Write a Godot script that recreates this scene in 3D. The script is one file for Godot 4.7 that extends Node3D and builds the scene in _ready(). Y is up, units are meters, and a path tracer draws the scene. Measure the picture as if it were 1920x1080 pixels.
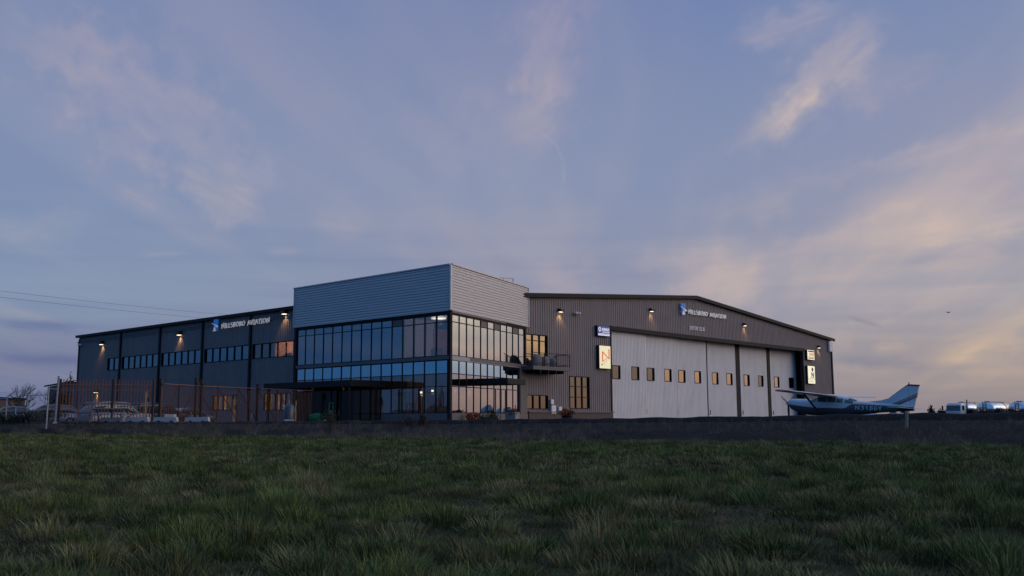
extends Node3D
# A metal-clad hangar with a glass office block at dusk, seen across a field of grass.
# x runs along the hangar doors, z towards the apron, the hangar's near-left corner stands at the origin; y = 0 is half a metre under the eye.

var M := {}
var taken := {}
var rng := RandomNumberGenerator.new()
const PAD := -0.25
const EYE := Vector3(-53.95, 0.5, 52.94)
var FWD := Vector3(0.743145, 0, -0.669131)
var RGT := Vector3(0.669131, 0, 0.743145)
var cam_basis: Basis
var face_font: FontVariation
var slant_font: FontVariation
var box_meshes := {}

func _ready() -> void:
	rng.seed = 7
	make_camera()
	make_sky()
	make_materials()
	make_ground()
	make_hangar()
	make_office()
	make_annex()
	make_signs()
	make_lamps()
	make_fences()
	make_lot()
	make_airplane()
	make_trucks()
	make_far()
	make_plants()
	make_grass()

# ------------------------------------------------------------------ camera and sky
func make_camera() -> void:
	var c := Camera3D.new()
	c.name = "camera"
	var pitch := deg_to_rad(7.8)
	var roll := deg_to_rad(0.21)
	var f := FWD * cos(pitch) + Vector3.UP * sin(pitch)
	var u := -FWD * sin(pitch) + Vector3.UP * cos(pitch)
	var r := RGT * cos(roll) - u * sin(roll)
	u = RGT * sin(roll) + u * cos(roll)
	cam_basis = Basis(r, u, -f)
	c.transform = Transform3D(cam_basis, EYE)
	c.fov = rad_to_deg(2.0 * atan(540.0 / 1800.0))
	c.near = 0.1
	c.far = 6000.0
	c.current = true
	add_child(c)

# columns of the sky table: degrees to the right of the middle of the photograph; rows: degrees above the horizon. Linear radiance.
const SKY_AZ := [-180.0, -92.0, -28.0, 0.0, 28.0, 50.0, 80.0, 120.0, 152.0, 180.0]
const SKY_EL := [0.0, 3.0, 7.0, 14.0, 25.0, 50.0, 90.0]
var SKY := [
	[Color(0.09,0.155,0.3), Color(0.055,0.16,0.35), Color(0.045,0.17,0.39), Color(0.04,0.175,0.42), Color(0.045,0.18,0.43), Color(0.075,0.185,0.42), Color(0.13,0.2,0.4)],
	[Color(0.085,0.15,0.29), Color(0.065,0.165,0.37), Color(0.055,0.175,0.4), Color(0.05,0.18,0.43), Color(0.06,0.185,0.43), Color(0.08,0.185,0.42), Color(0.13,0.2,0.4)],
	[Color(0.145,0.175,0.31), Color(0.175,0.2,0.315), Color(0.215,0.285,0.415), Color(0.2,0.262,0.425), Color(0.19,0.24,0.41), Color(0.14,0.2,0.41), Color(0.13,0.2,0.4)],
	[Color(0.22,0.205,0.29), Color(0.245,0.245,0.33), Color(0.255,0.275,0.385), Color(0.215,0.27,0.42), Color(0.15,0.21,0.405), Color(0.15,0.21,0.405), Color(0.13,0.2,0.4)],
	[Color(0.26,0.225,0.24), Color(0.345,0.3,0.3), Color(0.345,0.335,0.385), Color(0.26,0.285,0.41), Color(0.175,0.24,0.425), Color(0.16,0.22,0.41), Color(0.13,0.2,0.4)],
	[Color(0.85,0.53,0.44), Color(.80,.61,.65), Color(1.7,1.42,1.1), Color(0.9,0.84,0.84), Color(0.45,0.49,0.64), Color(0.22,0.27,0.45), Color(0.14,0.205,0.4)],
	[Color(0.75,0.4,0.26), Color(0.85,0.58,0.4), Color(1.2,.93,.68), Color(1.6,1.46,1.38), Color(1.2,1.22,1.34), Color(.38,.44,.62), Color(0.15,0.21,0.4)],
	[Color(0.7,0.42,0.32), Color(0.85,0.64,0.56), Color(1.25,1.12,1.08), Color(1.45,1.38,1.42), Color(1.12,1.16,1.34), Color(.38,.45,.64), Color(0.15,0.21,0.4)],
	[Color(0.18,0.2,0.3), Color(0.15,0.2,0.33), Color(0.13,0.2,0.37), Color(0.12,0.2,0.41), Color(0.11,0.2,0.43), Color(0.1,0.195,0.42), Color(0.13,0.2,0.4)],
	[Color(0.09,0.155,0.3), Color(0.055,0.16,0.35), Color(0.045,0.17,0.39), Color(0.04,0.175,0.42), Color(0.045,0.18,0.43), Color(0.075,0.185,0.42), Color(0.13,0.2,0.4)],
]
var veil := FastNoiseLite.new()
var wisp := FastNoiseLite.new()
var fine := FastNoiseLite.new()
var strokes := []

func sky_base(az: float, el: float) -> Color:
	var i := 0
	while i < SKY_AZ.size() - 2 and az > SKY_AZ[i + 1]:
		i += 1
	var j := 0
	while j < SKY_EL.size() - 2 and el > SKY_EL[j + 1]:
		j += 1
	var s: float = clampf((az - SKY_AZ[i]) / (SKY_AZ[i + 1] - SKY_AZ[i]), 0, 1)
	var t: float = clampf((el - SKY_EL[j]) / (SKY_EL[j + 1] - SKY_EL[j]), 0, 1)
	s = lerpf(s, s * s * (3 - 2 * s), 0.6)
	t = lerpf(t, t * t * (3 - 2 * t), 0.4)
	var a: Color = SKY[i][j].lerp(SKY[i][j + 1], t)
	var b: Color = SKY[i + 1][j].lerp(SKY[i + 1][j + 1], t)
	return a.lerp(b, s)

func sky_color(az: float, el: float, detailed: bool) -> Color:
	var c := sky_base(az, el)
	var e := deg_to_rad(el)
	var a := deg_to_rad(az - 6.0)
	var k := cos(e) / (sin(e) + 0.09)
	var along := cos(a) * k
	var over := sin(a) * k
	var warp := fine.get_noise_2d(along * 9.0, over * 14.0) * 0.35
	var n := veil.get_noise_2d(along * 8.0, over * 52.0 + warp * 26.0)
	var m := wisp.get_noise_2d(along * 26.0 + 40.0, over * 110.0 + warp * 60.0)
	var amount := smoothstep(-0.15, 0.5, n) * (0.75 + 0.8 * m)
	amount = maxf(amount, 0.0) * smoothstep(0.0, 4.0, el)
	var warm := smoothstep(-30.0, 45.0, az) * (1.0 - smoothstep(110.0, 170.0, az))
	var low := 1.0 - smoothstep(5.0, 16.0, el)
	var glow := Color(.085 + .075 * warm, .044 + .042 * warm, .004)
	var bright := 0.7 + 0.3 * c.get_luminance() / 0.3
	amount *= lerpf(0.55, 1.0, warm)
	c = Color(c.r + glow.r * amount * bright, c.g + glow.g * amount * bright, c.b + glow.b * amount * bright)
	# level bars of thin cloud near the horizon
	var bar := veil.get_noise_2d(az * 1.3 + warp * 10.0, el * 26.0 + 300.0) + 0.35 * wisp.get_noise_2d(az * 5.0, el * 70.0)
	bar *= low * smoothstep(0.2, 2.0, el)
	var up := maxf(bar, 0.0)
	var down := maxf(-bar, 0.0)
	c = c.lerp(Color(c.r * (1.12 + .26 * warm), c.g * (1.10 + .12 * warm), c.b * 1.02), up * 0.75)
	c = c.lerp(Color(c.r * .72, c.g * .80, c.b * .92), down * (0.55 + 0.15 * (1.0 - warm)))
	if detailed:
		for s in strokes:
			var p: Vector2 = s.a
			var d: Vector2 = s.d
			var q := Vector2(az, el) - p
			var x: float = q.dot(d) / s.l
			if x < -0.25 or x > 1.25:
				continue
			var bend: float = s.bend * 4.0 * x * (1.0 - x)
			var y: float = q.dot(Vector2(-d.y, d.x)) - bend
			var ragged: float = s.rag * (fine.get_noise_2d(az * 22.0, el * 22.0) * 1.3 + 0.35 * fine.get_noise_2d(az * 90.0, el * 90.0))
			var w: float = s.w * (0.55 + 0.9 * sin(PI * clampf(x * 0.8 + 0.1, 0, 1)))
			var g := exp(-pow((y + ragged * s.w) / w, 2.0)) * smoothstep(-0.22, 0.25, x) * (1.0 - smoothstep(0.7, 1.22, x))
			g *= 1.0 + s.rag * 0.75 * wisp.get_noise_2d(x * s.l * 10.0, y * 60.0 / s.w)
			c = Color(c.r + s.c.r * g, c.g + s.c.g * g, c.b + s.c.b * g)
	return c

func toward(px: float, py: float) -> Vector2:  # the direction that a point of the photograph lies in, in degrees right and up
	var d := cam_basis * Vector3(px - 960.0, 540.0 - py, -1800.0)
	return Vector2(rad_to_deg(atan2(d.dot(RGT), d.dot(FWD))), rad_to_deg(asin(d.normalized().y)))

func cloud(x0: float, y0: float, x1: float, y1: float, w: float, c: Color, rag := 0.8, bend := 0.0) -> void:
	var a := toward(x0, y0)
	var b := toward(x1, y1)
	strokes.append({"a": a, "d": (b - a).normalized(), "l": a.distance_to(b), "w": w, "c": c, "rag": rag, "bend": bend})

func make_sky() -> void:
	veil.seed = 11
	veil.frequency = 0.02
	veil.fractal_octaves = 4
	wisp.seed = 5
	wisp.frequency = 0.02
	wisp.fractal_octaves = 4
	fine.seed = 23
	fine.frequency = 0.02
	fine.fractal_octaves = 3
	var pink := Color(.12, .068, .006)
	var rose := Color(.105, .053, .004)
	var peach := Color(.17, .095, .01)
	cloud(1640, 60, 1420, 265, 0.95, pink * 0.8, 0.9, -0.3)
	cloud(1530, 160, 1440, 250, 0.45, pink * 0.8, 0.9)
	cloud(1570, 10, 1380, 72, 0.6, pink * 0.7, 0.9)
	cloud(1640, 30, 1500, 190, 1.5, rose * 0.4, 0.9)
	cloud(1560, 150, 1370, 275, 0.4, pink * 0.4, 0.9)
	cloud(1080, -20, 1010, 220, 1.3, rose * 0.6, 0.9, -0.9)
	cloud(1070, 140, 960, 260, 1.1, rose * 0.5, 0.9)
	cloud(110, 90, 430, 290, 2.1, rose * 0.62, 1.0)
	cloud(330, 330, 480, 405, 0.8, pink * 0.7, 1.0)
	cloud(420, 300, 520, 350, 0.8, rose * 0.35, 1.0)
	cloud(0, 40, 200, 160, 1.2, rose * 0.35, 1.0)
	cloud(590, 410, 680, 430, 0.7, rose * 0.4, 0.9)
	cloud(220, 360, 300, 390, 0.35, pink * 0.35, 1.0)
	cloud(0, 440, 190, 400, 0.5, rose * 0.3, 1.0)
	cloud(1960, 300, 1560, 400, 1.2, rose * 0.25, 0.9)
	cloud(1950, 520, 1450, 545, 1.3, rose * 0.3, 0.9)
	cloud(1950, 370, 1700, 430, 0.6, rose * 0.4, 0.9)
	cloud(1930, 640, 1760, 668, 0.42, peach * 0.75, 0.6)
	cloud(1950, 690, 1800, 697, 0.26, rose * 0.6, 0.6)
	cloud(1640, 650, 1700, 648, 0.22, peach * 0.45, 0.6)
	cloud(1560, 690, 1700, 700, 0.2, rose * 0.45, 0.6)
	cloud(1560, 630, 1600, 640, 0.5, peach * 0.3, 0.6)
	cloud(1950, 222, 1640, 312, 0.42, pink * 0.6, 0.9)
	cloud(1650, 300, 1320, 400, 0.5, rose * 0.35, 0.9)
	cloud(1950, 410, 1700, 455, 0.6, pink * 0.75, 0.8)
	cloud(1900, 480, 1720, 500, 0.3, rose * 0.5, 0.8)
	cloud(1720, 378, 1540, 440, 0.32, rose * 0.55, 0.9)
	cloud(1580, 445, 1320, 525, 0.5, rose * 0.6, 0.9)
	cloud(1360, 470, 1180, 500, 0.5, rose * 0.55, 0.8)
	cloud(1420, 535, 1240, 560, 0.7, rose * 0.6, 0.8)
	cloud(1120, 500, 1010, 540, 0.9, rose * 0.4, 0.8)
	cloud(1480, 380, 1400, 410, 0.5, rose * 0.4, 0.9)
	cloud(1760, 120, 1560, 200, 0.8, rose * 0.35, 0.9)
	cloud(560, 470, 500, 475, 0.12, rose * 0.45, 0.6)
	cloud(350, 475, 260, 478, 0.1, rose * 0.4, 0.6)
	cloud(900, 150, 820, 320, 1.6, rose * 0.25, 0.9)
	cloud(0, 607, 150, 622, 0.2, Color(-.045, -.045, -.025), 0.5)
	cloud(-20, 598, 190, 615, 0.1, Color(-.03, -.03, -.02), 0.5)
	cloud(0, 668, 190, 680, 0.2, Color(-.045, -.045, -.03), 0.5)
	cloud(1570, 672, 1740, 690, 0.3, Color(-.06, -.04, -.015), 0.5)
	# two vapour trails, one long and thin, one short and dark
	cloud(1012, 244, 1044, 274, 0.03, Color(.04, .035, .02), 0.2)
	cloud(1042, 271, 1057, 304, 0.03, Color(.045, .04, .025), 0.2)
	cloud(1056.5, 302, 1057, 345, 0.03, Color(.045, .04, .025), 0.2)
	cloud(1590, 594, 1653, 613, 0.07, Color(-.06, -.055, -.045), 0.2)
	var low := Image.create(1024, 512, false, Image.FORMAT_RGBF)
	low.fill(Color(.10, .10, .13))
	for y in 262:
		var el := 90.0 - (y + 0.5) * 180.0 / 512.0
		for x in 1024:
			low.set_pixel(x, y, sky_color(wrapf((x + 0.5) * 360.0 / 1024.0 - 48.0, -180.0, 180.0), maxf(el, 0.0), false))
	low.resize(4096, 2048, Image.INTERPOLATE_CUBIC)
	# the part above the field in the detail that a lens can see
	for y in range(720, 1028):
		var el := 90.0 - (y + 0.5) * 180.0 / 2048.0
		for x in range(546 - 420, 546 + 420):
			var az := (x + 0.5) * 360.0 / 4096.0 - 48.0
			low.set_pixel(x, y, sky_color(az, maxf(el, 0.0), true))
	var pan := PanoramaSkyMaterial.new()
	pan.panorama = ImageTexture.create_from_image(low)
	var sky := Sky.new()
	sky.sky_material = pan
	var env := Environment.new()
	env.background_mode = Environment.BG_SKY
	env.sky = sky
	env.tonemap_mode = Environment.TONE_MAPPER_LINEAR
	env.tonemap_exposure = 1.05
	env.sdfgi_enabled = true
	env.ssao_enabled = true
	env.ssil_enabled = true
	var we := WorldEnvironment.new()
	we.name = "world_environment"
	we.environment = env
	add_child(we)
	# the last of the sunset: the sun is down, its glow comes from the right and behind the camera
	var sun := DirectionalLight3D.new()
	sun.name = "sun"
	sun.light_energy = 0.02
	sun.light_color = Color(1.0, 0.72, 0.5)
	sun.light_angular_distance = 25.0
	sun.shadow_enabled = true
	var az := deg_to_rad(106.0)
	var to_sun := (FWD * cos(az) + RGT * sin(az)) * cos(deg_to_rad(11.0)) + Vector3.UP * sin(deg_to_rad(11.0))
	sun.basis = Basis.looking_at(-to_sun, Vector3.UP)
	add_child(sun)

# ------------------------------------------------------------------ helpers
func mat(key: String, c: Color, rough := 0.7, metal := 0.0, spec := 0.5) -> StandardMaterial3D:
	var m := StandardMaterial3D.new()
	m.resource_name = key
	m.albedo_color = c.linear_to_srgb()
	m.roughness = rough
	m.metallic = metal
	m.metallic_specular = spec
	M[key] = m
	return m

func glow(key: String, c: Color, energy: float, base := Color(.5, .5, .5)) -> StandardMaterial3D:
	var m := mat(key, base, 0.4)
	m.emission_enabled = true
	m.emission = c.linear_to_srgb()
	m.emission_energy_multiplier = energy
	return m

func coated(key: String, c: Color, alpha: float) -> ORMMaterial3D:  # mirror-coated glass: part reflects, the rest passes
	var im := Image.create(4, 4, false, Image.FORMAT_RGB8)
	im.fill(Color(1, 0.015, 1))
	var m := ORMMaterial3D.new()
	m.resource_name = key
	m.albedo_color = Color(c.linear_to_srgb(), alpha)
	m.orm_texture = ImageTexture.create_from_image(im)
	m.transparency = BaseMaterial3D.TRANSPARENCY_ALPHA
	M[key] = m
	return m

func noise_tex(key: int, freq: float, stops: Array, size := 512, octaves := 5) -> NoiseTexture2D:
	var n := FastNoiseLite.new()
	n.seed = key
	n.frequency = freq
	n.fractal_octaves = octaves
	var g := Gradient.new()
	g.offsets = PackedFloat32Array(range(stops.size()).map(func(i): return float(i) / (stops.size() - 1)))
	g.colors = PackedColorArray(stops.map(func(c): return c.linear_to_srgb()))
	var t := NoiseTexture2D.new()
	t.width = size
	t.height = size
	t.seamless = true
	t.noise = n
	t.color_ramp = g
	return t

func triplanar(m: BaseMaterial3D, t: Texture2D, metres: float) -> void:
	m.albedo_texture = t
	m.albedo_color = Color.WHITE
	m.uv1_triplanar = true
	m.uv1_world_triplanar = true
	m.uv1_scale = Vector3.ONE / metres

func numbered(called: String, parent: Node) -> String:
	var key := str(parent.get_instance_id()) + called
	var n: int = taken.get(key, 0)
	taken[key] = n + 1
	return called if n == 0 else "%s_%03d" % [called, n]

func tag(o: Node, label := "", category := "", group := "", kind := "") -> Node:
	if label: o.set_meta("label", label)
	if category: o.set_meta("category", category)
	if group: o.set_meta("group", group)
	if kind: o.set_meta("kind", kind)
	return o

func thing(called: String, label: String, category: String, at := Vector3.ZERO, turn := 0.0, group := "") -> Node3D:
	var o := Node3D.new()
	o.name = numbered(called, self)
	o.position = at
	o.rotation.y = turn
	add_child(o)
	tag(o, label, category, group)
	return o

func st() -> SurfaceTool:
	var s := SurfaceTool.new()
	s.begin(Mesh.PRIMITIVE_TRIANGLES)
	s.set_smooth_group(-1)
	return s

func place(called: String, mesh: Mesh, m: Material, parent: Node = self) -> MeshInstance3D:
	var o := MeshInstance3D.new()
	o.name = numbered(called, parent)
	o.mesh = mesh
	o.material_override = m
	parent.add_child(o)
	return o

func part(called: String, s: SurfaceTool, m: Material, parent: Node = self) -> MeshInstance3D:
	s.generate_normals()
	return place(called, s.commit(), m, parent)

func tri(s: SurfaceTool, a: Vector3, b: Vector3, c: Vector3, n: Vector3) -> void:
	if (a - c).cross(a - b).dot(n) < 0:
		var t := b
		b = c
		c = t
	s.add_vertex(a)
	s.add_vertex(b)
	s.add_vertex(c)

func quad(s: SurfaceTool, a: Vector3, b: Vector3, c: Vector3, d: Vector3, n: Vector3) -> void:
	tri(s, a, b, c, n)
	tri(s, a, c, d, n)

func box(s: SurfaceTool, c: Vector3, size: Vector3, b := Basis()) -> void:
	var h := size / 2
	for k in 3:
		for sg in [-1.0, 1.0]:
			var n := Vector3.ZERO
			var u := Vector3.ZERO
			var v := Vector3.ZERO
			n[k] = sg * h[k]
			u[(k + 1) % 3] = h[(k + 1) % 3]
			v[(k + 2) % 3] = h[(k + 2) % 3]
			quad(s, c + b * (n - u - v), c + b * (n + u - v), c + b * (n + u + v), c + b * (n - u + v), b * n)

func span(s: SurfaceTool, a: Vector3, b: Vector3) -> void:  # a box between two corners
	box(s, (a + b) / 2, (b - a).abs())

func bar(s: SurfaceTool, a: Vector3, b: Vector3, w: float, h: float) -> void:  # a square bar from a to b
	var z := (b - a).normalized()
	var up := Vector3.UP if absf(z.y) < 0.95 else Vector3.RIGHT
	var x := up.cross(z).normalized()
	box(s, (a + b) / 2, Vector3(w, h, a.distance_to(b)), Basis(x, z.cross(x), z))

func bx(called: String, c: Vector3, size: Vector3, m: Material, parent: Node, b := Basis()) -> MeshInstance3D:
	var key := "%.3f %.3f %.3f" % [size.x, size.y, size.z]
	if not box_meshes.has(key):
		var s := st()
		box(s, Vector3.ZERO, size)
		s.generate_normals()
		box_meshes[key] = s.commit()
	var o := place(called, box_meshes[key], m, parent)
	o.transform = Transform3D(b, c)
	return o

func tube(s: SurfaceTool, pts: Array, radii: Array, n := 8, caps := true) -> void:
	var rings := []
	for i in pts.size():
		var d: Vector3 = (pts[mini(i + 1, pts.size() - 1)] - pts[maxi(i - 1, 0)]).normalized()
		var x := (Vector3.UP if absf(d.y) < 0.9 else Vector3.RIGHT).cross(d).normalized()
		var y := d.cross(x)
		var r: float = radii[mini(i, radii.size() - 1)]
		var ring := PackedVector3Array()
		for k in n:
			ring.append(pts[i] + (x * cos(TAU * k / n) + y * sin(TAU * k / n)) * r)
		rings.append(ring)
	loft(s, rings, caps)

func loft(s: SurfaceTool, rings: Array, caps := true, group := 0) -> void:
	s.set_smooth_group(group)
	for i in rings.size() - 1:
		var a: PackedVector3Array = rings[i]
		var b: PackedVector3Array = rings[i + 1]
		var mid := middle(a).lerp(middle(b), 0.5)
		for k in a.size():
			var l := (k + 1) % a.size()
			var n := (a[k] + a[l] + b[k] + b[l]) / 4 - mid
			quad(s, a[k], a[l], b[l], b[k], n)
	s.set_smooth_group(-1)
	if caps:
		for e in [[0, 1], [rings.size() - 1, rings.size() - 2]]:
			var r: PackedVector3Array = rings[e[0]]
			var c := middle(r)
			var n := c - middle(rings[e[1]])
			for k in r.size():
				tri(s, c, r[k], r[(k + 1) % r.size()], n)

func middle(r: PackedVector3Array) -> Vector3:
	var c := Vector3.ZERO
	for p in r:
		c += p
	return c / r.size()

func prism(s: SurfaceTool, pts: Array, f: Transform3D, depth: float) -> void:  # a polygon in the x-y plane of f, its thickness along z
	var poly := PackedVector2Array(pts)
	var ids := Geometry2D.triangulate_polygon(poly)
	for k in range(0, ids.size(), 3):
		for z in [0.0, depth]:
			var q := []
			for j in 3:
				q.append(f * Vector3(poly[ids[k + j]].x, poly[ids[k + j]].y, z))
			tri(s, q[0], q[1], q[2], f.basis.z * (1.0 if z == depth else -1.0) * signf(depth))
	var area := 0.0
	for k in poly.size():
		area += poly[k].cross(poly[(k + 1) % poly.size()])
	for k in poly.size():
		var a := poly[k]
		var b := poly[(k + 1) % poly.size()]
		var e := (b - a) * signf(area)
		quad(s, f * Vector3(a.x, a.y, 0), f * Vector3(b.x, b.y, 0), f * Vector3(b.x, b.y, depth), f * Vector3(a.x, a.y, depth), f.basis * Vector3(e.y, -e.x, 0))

func disc(s: SurfaceTool, c: Vector3, axis: Vector3, r: float, thick: float, n := 16) -> void:
	tube(s, [c, c + axis * thick], [r], n)

func frame(o: Vector3, u: Vector3, n: Vector3) -> Transform3D:  # u to the right, up, n out of the wall
	return Transform3D(Basis(u, Vector3.UP, n), o)

func text(called: String, words: String, f: Transform3D, size: Vector2, depth: float, m: Material, parent: Node, font: Font = null) -> MeshInstance3D:
	var t := TextMesh.new()
	t.text = words
	t.font = font if font else face_font
	t.font_size = 64
	t.pixel_size = 0.01
	t.depth = 0.1
	t.curve_step = 2.0
	var b := t.get_aabb()
	var o := place(called, t, m, parent)
	var k := Vector3(size.x / b.size.x, size.y / b.size.y, depth / b.size.z)
	o.transform = f * Transform3D(Basis.from_scale(k), Vector3.ZERO) * Transform3D(Basis(), -b.get_center() + Vector3(0, 0, b.size.z / 2))
	return o

# ribbed metal cladding between u0 and u1 along a wall, with holes cut for its openings
func rib(u: float, period: float, deep: float) -> float:
	var t := fposmod(u / period + 1e-6, 1.0)
	if t < 0.58: return 0.0
	if t < 0.68: return deep * (t - 0.58) / 0.1
	if t < 0.90: return deep
	return deep * (1.0 - t) / 0.1

func ribbed(s: SurfaceTool, f: Transform3D, u0: float, u1: float, v0: float, top: Callable, holes: Array, period: float, deep: float, kinks := []) -> void:
	var at := [u0, u1]
	at.append_array(kinks)
	for k in range(int(floor(u0 / period)), int(ceil(u1 / period)) + 1):
		for t in [0.0, 0.58, 0.68, 0.90]:
			at.append((k + t) * period)
	for h in holes:
		at.append_array([h[0], h[1]])
	at.sort()
	for i in at.size() - 1:
		var a: float = at[i]
		var sheet := 1.0 + 0.055 * sin(floor((a + 1e-4) / (period * 3.0)) * 12.9898) * cos(floor((a + 1e-4) / (period * 3.0)) * 4.1)
		s.set_color(Color(sheet, sheet, sheet))
		var b: float = at[i + 1]
		if a < u0 - 1e-6 or b > u1 + 1e-6 or b - a < 1e-4:
			continue
		var mid := (a + b) / 2
		var cuts := []
		for h in holes:
			if h[0] <= mid and mid <= h[1]:
				cuts.append(h)
		cuts.sort_custom(func(p, q): return p[2] < q[2])
		var from := v0
		var za := rib(a, period, deep)
		var zb := rib(b, period, deep)
		if za > 0 and zb == 0 and b - a < 0.1 * period + 1e-3 and fposmod(a / period + 1e-6, 1.0) < 0.58: za = 0
		for h in cuts + [[0, 0, INF, 0]]:
			var ta := minf(h[2], top.call(a))
			var tb := minf(h[2], top.call(b))
			if ta > from + 1e-4:
				quad(s, f * Vector3(a, from, za), f * Vector3(b, from, zb), f * Vector3(b, tb, zb), f * Vector3(a, ta, za), f.basis.z)
			from = maxf(from, h[3])

# a window set back in its wall: frame with reveal and mullions, panes as its sub-parts
func window(parent: Node, f: Transform3D, u0: float, u1: float, v0: float, v1: float, cols: int, rows: Array, fm: Material, panes: Array, back := 0.12, bar_w := 0.07) -> MeshInstance3D:
	var s := st()
	var w := 0.07
	for e in [[u0, u0 + w, v0, v1], [u1 - w, u1, v0, v1], [u0 + w, u1 - w, v0, v0 + w], [u0 + w, u1 - w, v1 - w, v1]]:
		box(s, f * Vector3((e[0] + e[1]) / 2, (e[2] + e[3]) / 2, 0.03 - back / 2), Vector3(e[1] - e[0], e[3] - e[2], back + 0.06), f.basis)
	var edges := [v0 + w]
	for r in rows:
		edges.append(lerpf(v0, v1, r))
	edges.append(v1 - w)
	var wide := (u1 - u0 - 2 * w) / cols
	for c in range(1, cols):
		box(s, f * Vector3(u0 + w + c * wide, (v0 + v1) / 2, -back + 0.05), Vector3(bar_w, v1 - v0 - 2 * w, 0.1), f.basis)
	for r in range(1, edges.size() - 1):
		box(s, f * Vector3((u0 + u1) / 2, edges[r], -back + 0.04), Vector3(u1 - u0 - 2 * w, 0.06, 0.075), f.basis)
	var o := part("window", s, fm, parent)
	var n := 0
	for c in cols:
		for r in edges.size() - 1:
			var m: Material = panes[n % panes.size()]
			n += 1
			bx("pane", f * Vector3(u0 + w + (c + 0.5) * wide, (edges[r] + edges[r + 1]) / 2, -back), Vector3(wide, edges[r + 1] - edges[r], 0.012), m, o, f.basis * Basis.from_euler(Vector3(rng.randf_range(-.004, .004), rng.randf_range(-.006, .006), 0)))
	return o

# a room behind a lit window
func room(lo: Vector3, hi: Vector3, open: String, m: Material, parent: Node) -> void:
	var s := st()
	var t := 0.1
	for k in 3:
		for sg in 2:
			var side: String = ["-", "+"][sg] + ["x", "y", "z"][k]
			if side == open:
				continue
			var a := lo
			var b := hi
			if sg == 0:
				b[k] = lo[k]
				a[k] = lo[k] - t
			else:
				a[k] = hi[k]
				b[k] = hi[k] + t
			span(s, a, b)
	part("room", s, m, parent)

func omni(called: String, at: Vector3, c: Color, energy: float, size := 0.1) -> void:
	var l := OmniLight3D.new()
	l.name = numbered(called, self)
	l.position = at
	l.light_color = c
	l.light_energy = energy
	l.light_size = size
	l.omni_range = 14.0
	l.omni_attenuation = 2.0
	l.shadow_enabled = true
	add_child(l)

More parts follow.
